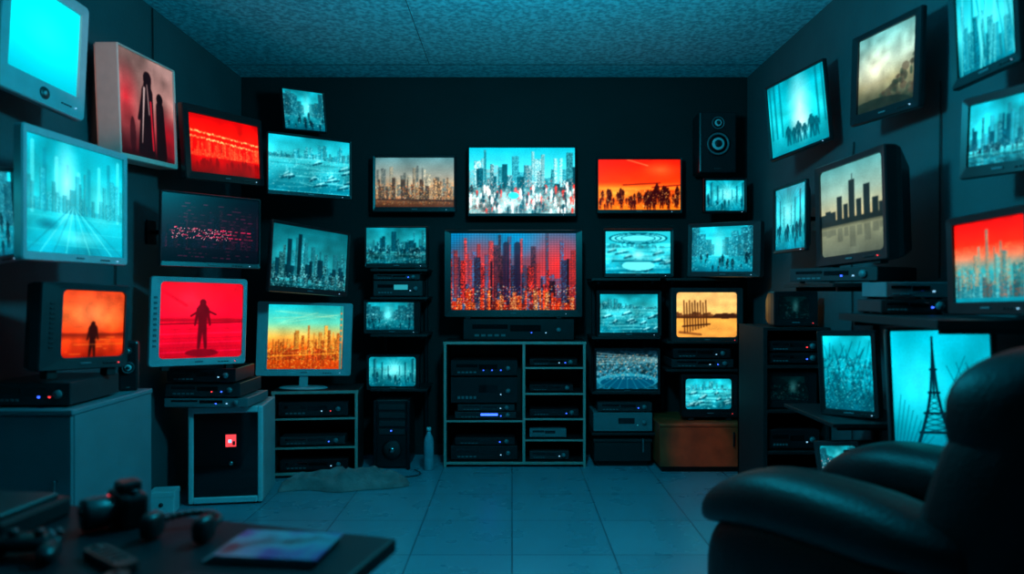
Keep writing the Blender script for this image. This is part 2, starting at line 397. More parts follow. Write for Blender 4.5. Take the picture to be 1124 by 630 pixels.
def a_tealorange(H, W, rng):
    im = base(H, W, [(0, (30, 168, 178)), (0.28, (100, 195, 170)), (0.5, (240, 185, 90)), (0.7, (222, 95, 26)), (1, (160, 58, 18))])
    im *= (.85 + .25 * noise(H, W, 5, 6, rng))[:, :, None]
    for i in range(5): line(im, rng.random(), rng.random() * .2, rng.random(), rng.random() * .3, (200, 225, 180), 1.5, .35)
    skyline(im, rng, 0.78, 0.05, 0.42, (190, 110, 42), [(255, 212, 105), (120, 56, 24)], 0.4, wr=(2, 7), fade=.15, env=(.6, .4))
    skyline(im, rng, 0.86, 0.03, 0.2, (130, 48, 18), [(255, 180, 70), (255, 110, 50)], 0.4, wr=(3, 9))
    for i in range(12): x = rng.random(); line(im, x, .5 + .2 * rng.random(), x, .95, (90, 36, 16), 1.4, .7)
    line(im, 0, .8, 1, .74, (250, 170, 60), 1.8, .7); specks(im, rng, int(W * H * .05), [(255, 225, 120), (220, 74, 28), (250, 150, 50)], .6, 1)
    line(im, .97, 0, .97, 1, (50, 120, 122), 4, .9)
    for k in range(6): disc(im, .97, .12 + k * .09, .012, .015, (230, 120, 60))
    im = blur(im); mottle(im, rng, .1); return im
def a_blank(H, W, rng):
    im = base(H, W, [(0, (14, 215, 226)), (0.5, (20, 226, 236)), (1, (2, 178, 196))])
    disc(im, .5, .45, .8, .7, (50, 240, 246), 1.5, .7); return im
def a_hall(H, W, rng):
    im = base(H, W, [(0, (15, 172, 190)), (0.55, (50, 215, 226)), (1, (10, 148, 168))])
    im *= (.76 + .36 * noise(H, W, 5, 6, rng))[:, :, None]
    for i in range(9):
        x = 0.06 + i * 0.11; hh = 0.25 + .12 * abs(i - 4) * .5
        line(im, x, 0.45 - hh * .8, x, 0.5 + hh * .3, (10, 120, 140) if i % 2 else (110, 238, 242), W * .035, .5)
    disc(im, .38, .35, .16, .5, (180, 250, 250), 1.2, .8); disc(im, .75, .5, .2, .3, (120, 245, 246), 1.2, .6)
    skyline(im, rng, .64, .05, .4, (18, 128, 148), [(120, 240, 242)], .25, fade=.45, wr=(4, 12))
    for i in range(9): line(im, .45, .55, i / 8, 1, (130, 245, 246) if i % 2 else (8, 112, 130), 2.2, .45)
    disc(im, .5, .85, .35, .1, (130, 245, 246), 1, .6); disc(im, .2, .75, .12, .06, (8, 102, 120), .7, .8)
    for i in range(3): line(im, 0, .68 + i * .12, 1, .66 + i * .13, (110, 240, 242), 1.5, .3)
    im = blur(im); mottle(im, rng, .15); return im
def a_couple(H, W, rng):
    im = base(H, W, [(0, (150, 122, 118)), (0.5, (170, 124, 118)), (1, (82, 12, 22))])
    im *= (.6 + .7 * noise(H, W, 7, 6, rng))[:, :, None]
    disc(im, .12, .45, .3, .4, (195, 26, 40), 1.3, .8); disc(im, .85, .72, .4, .35, (178, 12, 30), 1.2, .8)
    K = (26, 9, 13)
    # long-haired figure in a long coat, shorter companion beside it
    disc(im, .50, .20, .075, .075, K); line(im, .50, .24, .47, .42, K, W * .13, 1, W * .17)
    line(im, .49, .34, .46, .93, K, W * .20, 1, W * .30); line(im, .42, .36, .33, .62, K, W * .06, 1, W * .04)
    disc(im, .72, .36, .06, .06, (20, 7, 10)); line(im, .72, .44, .74, .93, (20, 7, 10), W * .14, .95, W * .2)
    line(im, .44, .3, .38, .85, (240, 214, 210), W * .035, .8, W * .012); line(im, .55, .42, .58, .9, (222, 40, 60), W * .03, .75)
    line(im, .49, .26, .52, .55, (225, 195, 192), W * .02, .6); disc(im, .22, .8, .05, .18, (40, 10, 16), al=.7); disc(im, .5, .99, .6, .08, (28, 5, 10), .8)
    im = blur(im, 2); mottle(im, rng, .3); return im
def a_sunset(H, W, rng):
    im = base(H, W, [(0, (212, 76, 40)), (0.4, (240, 104, 52)), (0.62, (235, 74, 32)), (0.66, (120, 34, 18)), (.75, (225, 74, 28)), (1, (150, 32, 14))])
    im *= (.75 + .4 * noise(H, W, 6, 6, rng))[:, :, None]
    disc(im, .45, .35, .6, .35, (255, 150, 95), 1.2, .7); person(im, .48, .98, .52, (44, 14, 10), 1, 1.1)
    for i in range(8): line(im, rng.random(), .7 + .035 * i, rng.random(), .7 + .035 * i, (255, 145, 60), 1.4, .5)
    im = blur(im); mottle(im, rng, .25); return im
def a_figures(H, W, rng):
    im = base(H, W, [(0, (10, 145, 162)), (.5, (45, 210, 218)), (1, (20, 142, 158))])
    im *= (.78 + .35 * noise(H, W, 6, 6, rng))[:, :, None]
    disc(im, .55, .4, .25, .6, (195, 252, 252), 1.2, .95); disc(im, .55, .65, .2, .25, (225, 255, 253), 1, .9)
    for x in (.04, .12, .22, .85, .95): line(im, x, 0, x, .75, (8, 100, 116), W * .03, .7)
    for x, h in ((.32, .26), (.42, .22), (.5, .28), (.6, .22), (.72, .3), (.8, .25)): person(im, x, .9, h, (6, 78, 92), .85)
    im = blur(im); mottle(im, rng, .15); return im
def a_land(H, W, rng):
    im = base(H, W, [(0, (110, 172, 170)), (.4, (185, 208, 190)), (.65, (165, 162, 126)), (1, (32, 50, 44))])
    im *= (.8 + .3 * noise(H, W, 5, 5, rng))[:, :, None]
    disc(im, .3, .45, .4, .35, (240, 240, 212), 1.2, .8)
    for i in range(110):
        x = rng.uniform(.25, 1.05); disc(im, x, 1.0 - rng.random() * .7 * max(0, (x - .2)), rng.uniform(.02, .07), rng.uniform(.02, .06), (36 + 40 * rng.random(), 62, 52), al=.55)
    disc(im, .3, 1.05, .7, .2, (28, 44, 40), al=.8); im = blur(im); mottle(im, rng, .3); return im
def a_tower(H, W, rng):
    im = base(H, W, [(0, (95, 160, 160)), (.3, (160, 190, 175)), (.58, (208, 190, 145)), (.64, (60, 65, 55)), (.7, (140, 145, 118)), (1, (95, 105, 92))])
    im *= (.85 + .2 * noise(H, W, 5, 5, rng))[:, :, None]
    for x, h, w in ((.04, .12, .1), (.13, .16, .09), (.22, .14, .08), (.33, .3, .09), (.43, .2, .07), (.53, .45, .09), (.64, .22, .08), (.76, .36, .10), (.88, .2, .09), (.97, .14, .08)):
        a, b_ = int((x - w / 2) * W), int((x + w / 2) * W); a = max(a, 0)
        im[int((.64 - h) * H):int(.64 * H), a:b_] = C(30, 44, 46); r2 = im[int(.7 * H):int((.7 + h * .5) * H), a:b_]; r2[:] = r2 * .5 + C(75, 82, 72) * .5
    line(im, .53, .22, .53, .12, (30, 44, 46), 1.4); im[int(.6 * H):int(.66 * H)] = C(30, 42, 42); im = blur(im); mottle(im, rng, .15); return im
def a_redteal(H, W, rng):
    im = base(H, W, [(0, (205, 18, 14)), (.28, (236, 52, 28)), (.45, (205, 130, 100)), (.62, (50, 162, 168)), (1, (16, 130, 148))])
    skyline(im, rng, .85, .1, .6, (80, 146, 145), [(230, 150, 105), (120, 218, 216), (20, 84, 95)], .4, wr=(2, 7), fade=.3, env=(.4, .4))
    skyline(im, rng, .95, .1, .35, (22, 106, 120), [(160, 228, 222), (235, 105, 70)], .35, wr=(2, 7))
    specks(im, rng, int(W * H * .03), [(255, 160, 105)], .3, .8); im = blur(im); mottle(im, rng, .15); return im
def a_trees(H, W, rng):
    im = base(H, W, [(0, (30, 180, 195)), (.6, (20, 155, 172)), (1, (6, 82, 98))])
    im *= (.7 + .5 * noise(H, W, 6, 4, rng))[:, :, None]
    for i in range(90):
        x = rng.random(); y = rng.uniform(.3, .95); s = rng.uniform(-.12, .2)
        line(im, x, y, x + s, y - rng.uniform(.1, .3), (4, 54, 68), rng.uniform(.8, 2), .55)
    for i in range(80): disc(im, rng.random(), rng.uniform(.25, .95), .04, .025, (4, 66, 82), al=.4)
    specks(im, rng, int(W * H * .05), [(140, 238, 242), (6, 54, 64)], .3, 1); im = blur(im); mottle(im, rng, .2); return im
def a_iron(H, W, rng):
    im = base(H, W, [(0, (12, 165, 186)), (.5, (24, 188, 206)), (1, (8, 118, 140))])
    im *= (.82 + .3 * noise(H, W, 5, 5, rng))[:, :, None]
    disc(im, .25, .4, .5, .5, (70, 222, 232), 1.3, .6)
    K = (6, 36, 48); cx = .42
    for s in (-1, 1):
        pr = [(.0, .1), (.014, .3), (.035, .48), (.07, .62), (.13, .78), (.2, .93)]
        for (a, ya), (b2, yb) in zip(pr[:-1], pr[1:]): line(im, cx + s * a, ya, cx + s * b2, yb, K, 2.6 + 4 * yb, .95)
    line(im, cx, .05, cx, .5, K, 4)
    for y, hw in ((.3, .03), (.48, .055), (.64, .105), (.79, .16)): line(im, cx - hw, y, cx + hw, y, K, 4)
    ys = np.linspace(.5, .92, 11)
    for i in range(10):
        h0 = np.interp(ys[i], [.5, .62, .78, .93], [.04, .07, .13, .2]); h1 = np.interp(ys[i + 1], [.5, .62, .78, .93], [.04, .07, .13, .2])
        if ys[i] < .78:
            line(im, cx - h0, ys[i], cx + h1, ys[i + 1], K, 1.6, .8); line(im, cx + h0, ys[i], cx - h1, ys[i + 1], K, 1.6, .8)
    for i in range(5): disc(im, .1 + .2 * i, 1.0, .14, .08, (6, 50, 62))
    for i in range(34):
        x = rng.uniform(.6, 1.0); y = rng.uniform(.3, 1); line(im, x, y, x + rng.uniform(-.1, .12), y - rng.uniform(.05, .2), (8, 68, 84), 1.6, .6)
    for i in range(9): line(im, .0 + .03 * i, .95, .08 + .04 * i, .5 + .04 * i, (8, 68, 84), 1.6, .6)
    mottle(im, rng, .12); return im
def a_darkmix(H, W, rng):
    im = a_street(.8)(H, W, rng); specks(im, rng, int(W * H * .04), [(200, 230, 235), (220, 90, 90), (10, 20, 30)], .3, 1); return im
def a_dim(H, W, rng): return a_street(.35)(H, W, rng) * .4
def a_lines(H, W, rng):
    im = tealbg(H, W, 1.05, rng, .5)
    skyline(im, rng, .95, .2, .9, (12, 112, 132), [(110, 228, 234), (4, 62, 78)], .35, wr=(3, 11), fade=.2, skip=.2)
    for i in range(16): x = rng.random(); line(im, x, 0, x + rng.uniform(-.2, .2), 1, (120, 240, 242) if i % 2 else (4, 82, 98), 1.8, .6)
    return blur(im)

# ------------------------------------------------------------------ screens and televisions
SEED = [7]
RES = 1.6
def screen_mesh(name, w, h, art, hpx, bulge=0.0, y=0.009, matk='screen', aspect_px=None):
    H = int(max(44, min(215, hpx * RES))); W = int(max(44, min(230, (aspect_px if aspect_px else hpx * w / h) * RES)))
    SEED[0] += 1; rng = np.random.default_rng(SEED[0])
    im = np.clip(art(H, W, rng), 0, 1)
    lum = im @ np.array([.3, .55, .15]); im = lum[:, :, None] + 1.12 * (im - lum[:, :, None])
    im = np.clip(.5 + 1.1 * (im - .49), 0, 1)
    lin = np.where(im <= 0.04045, im / 12.92, ((im + 0.055) / 1.055) ** 2.4)
    xs = np.linspace(-w / 2, w / 2, W); zs = np.linspace(h / 2, -h / 2, H)
    xx, zz = np.meshgrid(xs, zs)
    yy = y - bulge * (1 - (2 * xx / w) ** 2) * (1 - (2 * zz / h) ** 2)
    co = np.stack([xx, yy, zz], -1).reshape(-1, 3)
    idx = np.arange(H * W).reshape(H, W)
    fs = np.stack([idx[1:, :-1], idx[1:, 1:], idx[:-1, 1:], idx[:-1, :-1]], -1).reshape(-1, 4)
    me = bpy.data.meshes.new(name); me.from_pydata(co.tolist(), [], fs.tolist())
    at = me.color_attributes.new('picture', 'FLOAT_COLOR', 'POINT')
    c4 = np.ones((H * W, 4), np.float32); c4[:, :3] = lin.reshape(-1, 3)
    at.data.foreach_set('color', c4.ravel())
    me.materials.append(M[matk]); me.update()
    o = bpy.data.objects.new(name, me); scene.collection.objects.link(o); return o

def tv(name, uL, uR, L, R, d, art, bz=(.02, .02, .02, .03), t=(.02, .06), kb=.8, body='black', sup=None, zs=None, bulge=0, r=.008, kind='flat', matk='screen'):
    hL = L[1] - L[0]; hR = R[1] - R[0]; dR = d * hL / hR
    PL = P(uL, (L[0] + L[1]) / 2, d); PR = P(uR, (R[0] + R[1]) / 2, dR)
    w = (PR - PL).length; h = hL * d / F
    xa = (PR - PL).normalized(); ya = Vector((0, 0, 1)).cross(xa).normalized(); za = xa.cross(ya).normalized()
    c = (PL + PR) / 2
    mx = Matrix((xa, ya, za)).transposed().to_4x4(); mx.translation = c
    e = empty(name, mx=mx)
    l, rr, tp, bt = bz
    ow, oh = w + l + rr, h + tp + bt; cx = (rr - l) / 2; cz = (tp - bt) / 2
    b = MB()
    inner = .004 if kind == 'flat' else .02
    loops = [rrect(w, h, inner, .011), rrect(w + .004, h + .004, inner + .002, .0),
             rrect(ow - .008, oh - .008, r, -.004, cx, cz), rrect(ow, oh, r + .003, .003, cx, cz),
             rrect(ow, oh, r + .003, t[0], cx, cz), rrect(ow * (kb + 1) / 2 if t[1] < .1 else ow * .97, oh * (kb + 1) / 2 if t[1] < .1 else oh * .96, r, t[0] + (t[1] - t[0]) * .25, cx, cz),
             rrect(ow * kb, oh * kb, r, t[1], cx, cz - oh * (1 - kb) * .15)]
    b.loft(loops, body, cap1=True)
    bot = -h / 2 - bt
    if bt > .018 and matk == 'screen':
        b.lathe([(.0022, -.008), (.0022, -.002)], 'whiteled' if kind != 'crt' else 'redled', 8, 'Y', (cx + ow * .38, 0, bot + bt * .45))
        if bt > .025:
            for i in range(4): b.box(cx + ow * .2 + i * .016, cx + ow * .2 + i * .016 + .010, -.008, .0, bot + bt * .4, bot + bt * .4 + .005, 'dark' if body != 'dark' else 'black', .001)
            b.box(cx - .022, cx + .022, -.0065, 0, bot + bt * .45, bot + bt * .45 + .007, 'silver2', .001)
        if bt > .08: b.lathe([(.024, -.007), (.026, -.004), (.026, .0)], 'dark', 24, 'Y', (cx, 0, bot + bt * .5)); b.lathe([(.009, -.009), (.009, -.004)], 'silver', 18, 'Y', (cx, 0, bot + bt * .5))
    if kind == 'crt':
        n = 10
        for sx in (-1, 1):
            xx0 = sx * (w / 2 + (l if sx < 0 else rr) * .5)
            if (l if sx < 0 else rr) > .05:
                for i in range(n): b.box(xx0 - .009, xx0 + .009, -.007, 0, -h * .35 + i * h * .07, -h * .35 + i * h * .07 + h * .03, 'grille' if body != 'silver' else 'silver2', .001)
        for i in range(6): b.box(cx - ow * .25, cx + ow * .25, t[1] * .5, t[1] * .55, oh / 2 - .03 - i * .012, oh / 2 - .026 - i * .012, 'grille', .001)
    wz = c.z + bot
    if sup == 'stand':
        if kind == 'crt' or wz - zs < .02:
            for sx in (-1, 1): b.box(cx + sx * ow * .33 - .02, cx + sx * ow * .33 + .02, t[0] * .2, max(t[0], .05), bot - (wz - zs), bot + .004, 'matte', .002)
        else:
            g = wz - zs
            b.box(cx - .03, cx + .03, t[0] * .6, t[0] * .6 + .025, bot - g + .01, bot + oh * .3, body, .004)
            lp = []
            for rad, hh in ((1.0, 0), (1.0, .006), (.9, .012), (.3, .016)):
                lp.append([(cx + math.cos(a) * ow * .26 * rad, t[0] * .6 + .02 + math.sin(a) * .09 * rad, bot - g + hh) for a in [2 * math.pi * i / 28 for i in range(28)]])
            b.loft(lp, body, True, True, True)
    o = b.build('housing', e, mx)
    s = screen_mesh('screen', w, h, art, max(hL, hR), bulge, matk=matk, aspect_px=max(uR - uL, 0.8 * hL * w / h)); s.parent = e; s.matrix_world = mx
    if sup in ('L', 'R', 'B'):
        k = MB(); bp = c + ya * (t[1] - .002) + za * cz
        if sup == 'L': wp = Vector((XL + .003, bp.y + .05, bp.z))
        elif sup == 'R': wp = Vector((XR - .003, bp.y + .05, bp.z))
        else: wp = Vector((bp.x, YB - .003, bp.z))
        k.tube(bp, wp, .014, 'metal')
        if sup == 'B': k.box(wp.x - .05, wp.x + .05, wp.y - .012, wp.y, wp.z - .07, wp.z + .07, 'metal', .002)
        else:
            sg = 1 if sup == 'L' else -1; x0, x1 = sorted((wp.x, wp.x + sg * .012))
            k.box(x0, x1, wp.y - .05, wp.y + .05, wp.z - .07, wp.z + .07, 'metal', .002)
        k.box(-.05, .05, t[1] - .004, t[1] + .006, cz - .05, cz + .05, 'metal', .002, mx=mx)
        k.build('wall_bracket', e, Matrix.Identity(4))
    lo = min((mx @ Vector(v)).x for v in b.v); hi = max((mx @ Vector(v)).x for v in b.v); yh = max((mx @ Vector(v)).y for v in b.v)
    if lo < XL or hi > XR or yh > YB: print('WALLCLIP', name, uL, lo, hi, yh)
    return e
def tvf(name, u0, v0, u1, v1, d, art, **k): return tv(name, u0, u1, (v0, v1), (v0, v1), d, art, **k)

TV = 'television'; MON = 'computer_monitor'; CRT = 'crt_television'
# back wall
tvf(TV, 412, 173, 498, 227, 5.24, a_sepia, bz=(.02, .02, .02, .04), sup='B')
tvf(TV, 515, 162, 631, 234, 5.22, a_white, bz=(.012, .012, .012, .025), sup='B')
tvf(TV, 657, 175, 747, 230, 5.24, a_crowd, bz=(.018, .012, .018, .03), sup='B')
tvf(TV, 495, 256, 632, 340, 5.06, a_bigcity, bz=(.05, .05, .025, .055), sup='stand', zs=1.086, t=(.03, .09))
tvf(TV, 402, 250, 467, 289, 5.06, a_teal(.72), bz=(.012, .02, .012, .035), sup='stand', zs=1.453, t=(.04, .2), kb=.7)
tvf(TV, 402, 332, 454, 362, 5.06, a_street(.78), bz=(.02, .05, .02, .03), sup='stand', zs=.973, t=(.04, .2), kb=.7)
tvf(CRT, 405, 392, 456, 424, 5.06, a_hallin(.75), bz=(.02, .03, .02, .03), sup='stand', zs=.572, t=(.05, .24), kb=.6, kind='crt')
tvf(TV, 665, 254, 736, 300, 5.06, a_oval, bz=(.02, .025, .02, .03), sup='stand', zs=1.385, t=(.04, .2), kb=.7)
tvf(TV, 659, 323, 722, 365, 5.06, a_harbour(.85), bz=(.03, .03, .03, .03), sup='stand', zs=.955, t=(.04, .22), kb=.7)
tvf(TV, 655, 385, 722, 427, 5.06, a_stadium, bz=(.02, .02, .02, .03), sup='stand', zs=.552, t=(.04, .22), kb=.7)
tv(TV, 759, 826, (250, 298), (247, 298), 5.04, a_street(1.05), bz=(.03, .06, .03, .04), sup='stand', zs=1.385, t=(.04, .2), kb=.7, body='dark')
tvf(CRT, 743, 321, 809, 370, 5.0, a_pier, bz=(.04, .045, .035, .04), sup='stand', zs=.925, t=(.05, .27), kb=.6, body='dark', kind='crt')
tvf(CRT, 753, 416, 803, 449, 4.95, a_harbour(1.0), bz=(.03, .055, .03, .06), sup='stand', zs=.352, t=(.05, .26), kb=.6, kind='crt')
tvf(TV, 775, 198, 817, 231, 5.1, a_hallin(.95), bz=(.02, .02, .02, .02), sup='B', t=(.03, .08))
# left side
tv(TV, 312, 356, (97, 140), (103, 144), 4.95, a_street(.9), bz=(.012, .012, .012, .015), sup='B')
tv(TV, 295, 384, (146, 208), (157, 215), 4.6, a_harbour(.95), bz=(.012, .015, .015, .03), sup='B')
tv(TV, 209, 285, (123, 187), (140, 196), 4.0, a_redlights, bz=(.05, .03, .05, .05), sup='L', t=(.03, .08))
tv(TV, 299, 381, (244, 313), (258, 320), 4.4, a_teal(.66, dens=.5, y0=.85, hm=(.1, .6), dark=.7), bz=(.02, .02, .02, .04), sup='B')
tv(TV, 178, 284, (210, 286), (221, 290), 3.75, a_code, bz=(.012, .012, .012, .03), sup='L', body='dark')
tv(CRT, 176, 266, (309, 394), (312, 391), 3.8, a_crimson, bz=(.055, .025, .03, .045), sup='stand', zs=.84, t=(.03, .1), kb=.8, body='silver', kind='crt', r=.015)
tv(MON, 294, 376, (334, 405), (336, 405), 4.75, a_tealorange, bz=(.075, .065, .02, .05), sup='stand', zs=.602, body='silver', t=(.02, .06), r=.012)
tv(MON, 12, 88, (-34, 71), (16, 108), 2.66, a_blank, bz=(.05, .04, .05, .10), sup='L', body='silver', r=.02, t=(.03, .07))
tv('framed_light_box', 132, 192, (50, 166), (80, 180), 3.42, a_couple, bz=(.012, .012, .012, .03), t=(.11, .12), kb=.98, sup='L', body='peach', matk='canvas')
tv(TV, 30, 136, (144, 275), (176, 283), 2.53, a_hall, bz=(.028, .022, .03, .035), t=(.03, .08), sup='L', body='silver', r=.012)
tv(TV, -60, 17, (185, 290), (190, 278), 2.2, a_street(1.1), bz=(.02, .02, .02, .03), t=(.02, .05), sup='L', body='silver2')
tv(CRT, 69, 137, (318, 393), (321, 390), 2.76, a_sunset, bz=(.09, .02, .03, .05), t=(.06, .22), kb=.6, sup='stand', zs=.935, body='dark', kind='crt', bulge=.004)
# right side
tv(TV, 844, 906, (97, 175), (65, 151), 4.2, a_figures, bz=(.015, .015, .015, .02), t=(.02, .05), sup='R')
tv(TV, 941, 1003, (47, 126), (17, 106), 3.3, a_land, bz=(.045, .045, .03, .05), t=(.02, .05), sup='R')
tv(TV, 1049, 1111, (-8, 87), (-47, 58), 2.55, a_lines, bz=(.03, .03, .03, .04), t=(.02, .05), sup='R')
tv(TV, 1062, 1140, (117, 183), (97, 171), 2.5, a_teal(1.0, y0=.75), bz=(.03, .02, .03, .045), t=(.02, .05), sup='R')
tv(CRT, 900, 968, (190, 283), (166, 273), 3.3, a_tower, bz=(.035, .03, .03, .045), t=(.05, .16), kb=.75, sup='stand', zs=1.405, kind='crt', bulge=.003)
tv(TV, 850, 883, (210, 275), (199, 271), 4.3, a_hallin(.95), bz=(.015, .015, .015, .02), t=(.02, .05), sup='R')
tv(TV, 1046, 1124, (248, 332), (234, 330), 2.5, a_redteal, bz=(.03, .02, .03, .045), t=(.03, .08), sup='stand', zs=1.215, body='black')
tv(TV, 904, 957, (369, 448), (369, 452), 3.2, a_trees, bz=(.025, .025, .025, .03), t=(.04, .12), kb=.8, sup='stand', zs=.715)
tv(TV, 981, 1090, (364, 503), (362, 507), 2.6, a_iron, bz=(.02, .02, .012, .03), t=(.03, .10), kb=.8, sup='stand', zs=.615, body='dark')
tv(CRT, 900, 942, (490, 527), (490, 530), 3.27, a_darkmix, bz=(.025, .03, .025, .03), t=(.06, .2), kb=.65, sup='stand', zs=.385, body='dark', kind='crt')

# ------------------------------------------------------------------ audio / video devices
def device(name, x0, x1, yf, dep, z0, z1, leds=('blueled',), body='dark', disp=None, knob=True, mx=None, slot=True):
    w = x1 - x0; h = z1 - z0
    e = empty(name, ((x0 + x1) / 2, yf + dep / 2, z0)) if mx is None else empty(name, mx=mx @ Matrix.Translation(((x0 + x1) / 2, yf + dep / 2, z0)))
    b = MB(); f = min(.008, h * .12)
    b.box(-w / 2, w / 2, -dep / 2 + .006, dep / 2, f, h, body, .003)
    b.box(-w / 2 - .001, w / 2 + .001, -dep / 2, -dep / 2 + .008, f, h, body, .003)
    for sx in (-1, 1):
        for sy in (-1, 1): b.lathe([(.012, 0), (.012, f + .001)], 'matte', 10, 'Z', (sx * w * .4, sy * dep * .38, 0))
    yf_ = -dep / 2
    if slot: b.box(-w * .42, -w * .1, yf_ - .0015, yf_ + .002, f + h * .5, f + h * .7, 'glassk', .001)
    if disp: b.box(-w * .08, w * .2, yf_ - .0022, yf_ + .002, f + h * .38, f + h * .68, disp, .001)
    else: b.box(-w * .08, w * .2, yf_ - .0015, yf_ + .002, f + h * .38, f + h * .68, 'glassk', .001)
    for i in range(5): b.box(-w * .4 + i * w * .06, -w * .4 + i * w * .06 + w * .04, yf_ - .003, yf_ + .001, f + h * .15, f + h * .25, 'silver2', .001)
    if knob and h > .04: b.lathe([(min(.016, h * .28), yf_ - .012), (min(.017, h * .3), yf_)], 'silver2', 18, 'Y', (w * .36, 0, f + h * .45))
    for i, l in enumerate(leds): b.box(w * .24 - i * w * .13, w * .24 - i * w * .13 + .009, yf_ - .003, yf_ + .001, f + h * .3, f + h * .3 + .006, l, .0005)
    o = b.build('casing', e, e.matrix_world.copy()); return e

def wall_shelves(name, x0, x1, y0, y1, zs, z0=0.0, th=.018, side='B'):
    e = empty(name, ((x0 + x1) / 2, (y0 + y1) / 2, z0)); b = MB(); top = max(zs)
    if side == 'B':
        for x in (x0 + .04, x1 - .065): b.box(x, x + .025, y1 - .03, y1, z0, top, 'metal', .002)
        for z in zs:
            b.box(x0, x1, y0, y1 - .032, z - th, z, 'board', .002)
            for x in (x0 + .04, x1 - .065): b.box(x + .005, x + .02, y0 + .04, y1 - .01, z - th - .02, z - th + .002, 'metal', .001)
    else:
        for y in (y0 + .04, y1 - .065): b.box(x1 - .03, x1, y, y + .025, z0, top, 'metal', .002)
        for z in zs:
            b.box(x0, x1 - .032, y0, y1, z - th, z, 'board', .002)
            for y in (y0 + .04, y1 - .065): b.box(x0 + .04, x1 - .01, y + .005, y + .02, z - th - .02, z - th + .002, 'metal', .001)
    b.build('frame', e, Matrix.Identity(4)); return e

wall_shelves('tv_shelving', -1.04, -.62, 5.01, 5.38, [.572, .973, 1.247, 1.453])
wall_shelves('tv_shelving', .585, 1.09, 5.01, 5.38, [.25, .552, .955, 1.385])
wall_shelves('tv_shelving', 1.13, 1.66, 4.98, 5.38, [.72, .925, 1.385], z0=.352)
wall_shelves('tv_shelving', 1.40, 1.855, 2.98, 3.52, [.385, .715, 1.33], side='R')
wall_shelves('desk_shelf', 1.40, 1.855, 2.25, 2.93, [1.2], side='R', th=.03)
wall_shelves('desk_shelf', 1.42, 1.855, 2.44, 2.93, [.615], side='R', th=.03)
device('cable_box', -1.02, -.66, 5.03, .25, 1.247, 1.247 + .12, ('whiteled',), disp='tealled')
device('video_player', -1.02, -.68, 5.03, .25, 1.37, 1.415, ('blueled',))
device('av_receiver', .60, 1.03, 5.02, .3, .252, .395, ('tealled',), body='silver2', slot=False)
device('video_player', .63, 1.03, 5.03, .28, .397, .47, ('blueled',))
device('av_receiver', -.36, .46, 5.07, .28, .921, 1.083, ('whiteled', 'blueled'), body='black')
device('video_player', 1.17, 1.62, 5.0, .3, .722, .79, ('blueled', 'whiteled'))
device('av_receiver', 1.18, 1.60, 5.0, .3, .792, .87, ('whiteled',), body='black')

def cabinet_box(name, x0, x1, y0, y1, z0, z1, k, doors=1, handle='chrome', mx=None):
    cx, cy = (x0 + x1) / 2, (y0 + y1) / 2
    m = Matrix.Translation((cx, cy, z0)) @ (mx if mx is not None else Matrix.Identity(4))
    e = empty(name, mx=m); b = MB(); w, d, h = x1 - x0, y1 - y0, z1 - z0
    b.box(-w / 2, w / 2, -d / 2 + .018, d / 2, .04, h - .02, k, .003)
    b.box(-w / 2 + .02, w / 2 - .02, -d / 2 + .04, d / 2 - .01, 0, .045, 'matte', .002)
    b.box(-w / 2 - .006, w / 2 + .006, -d / 2 - .006, d / 2, h - .022, h, k, .004)
    dw = w / doors
    for i in range(doors):
        b.box(-w / 2 + i * dw + .003, -w / 2 + (i + 1) * dw - .003, -d / 2, -d / 2 + .017, .045, h - .026, k, .003)
        hx = -w / 2 + (i + (.85 if i == 0 else .15)) * dw
        b.box(hx - .006, hx + .006, -d / 2 - .02, -d / 2 - .012, h * .55, h * .55 + .1, handle, .002)
        for q in (0, .09): b.box(hx - .004, hx + .004, -d / 2 - .014, -d / 2 + .001, h * .55 + q, h * .55 + q + .01, handle, .001)
    b.build('carcass', e, m); return e
cabinet_box('storage_box', .60, 1.02, 5.0, 5.3, 0, .205, 'board')
cabinet_box('wooden_cabinet', 1.05, 1.66, 4.84, 5.33, 0, .35, 'wood', 1, handle='metal')
cabinet_box('side_cabinet', -2.11, -1.72, 2.67, 3.26, 0, .83, 'cab', 1)
device('video_player', -2.09, -1.76, 2.72, .34, .832, .93, ('redled', 'blueled'))

def open_cabinet(name, x0, x1, y0, y1, z1, divs, shelves, edge='edge', mx=Matrix.Identity(4)):
    cx, cy = (x0 + x1) / 2, (y0 + y1) / 2
    m = Matrix.Translation((cx, cy, 0)) @ mx; e = empty(name, mx=m); b = MB()
    w, d = x1 - x0, y1 - y0; T = .02
    def bd(a0, a1, c0, c1):
        b.box(a0, a1, -d / 2 + .004, d / 2, c0, c1, 'board', .001)
        b.box(a0, a1, -d / 2, -d / 2 + .0045, c0, c1, edge, .001)
    bd(-w / 2, -w / 2 + T, 0, z1 - T); bd(w / 2 - T, w / 2, 0, z1 - T); bd(-w / 2 - .004, w / 2 + .004, z1 - T, z1)
    bd(-w / 2 + T, w / 2 - T, .02, .04)
    for x in divs: bd(x - cx - T / 2, x - cx + T / 2, .04, z1 - T)
    for (a, c, z) in shelves: bd(a - cx, c - cx, z, z + .014)
    b.box(-w / 2 + T, w / 2 - T, d / 2 - .008, d / 2 - .001, .04, z1 - T, 'matte', .001)
    b.build('frame', e, m); return e
xd = .087
open_cabinet('media_cabinet', -.50, .54, 5.0, 5.38, .92, [xd], [(-.48, xd - .01, .33), (xd + .01, .52, .72), (xd + .01, .52, .53), (xd + .01, .52, .345), (xd + .01, .52, .19)])
device('av_receiver', -.45, .04, 5.03, .3, .66, .78, ('blueled', 'blueled', 'blueled'), body='black')
device('av_receiver', -.45, .04, 5.03, .3, .459, .655, ('whiteled',), body='black', slot=False)
device('video_player', -.42, .03, 5.03, .3, .345, .40, ('blueled',), disp='blueled', body='dark')
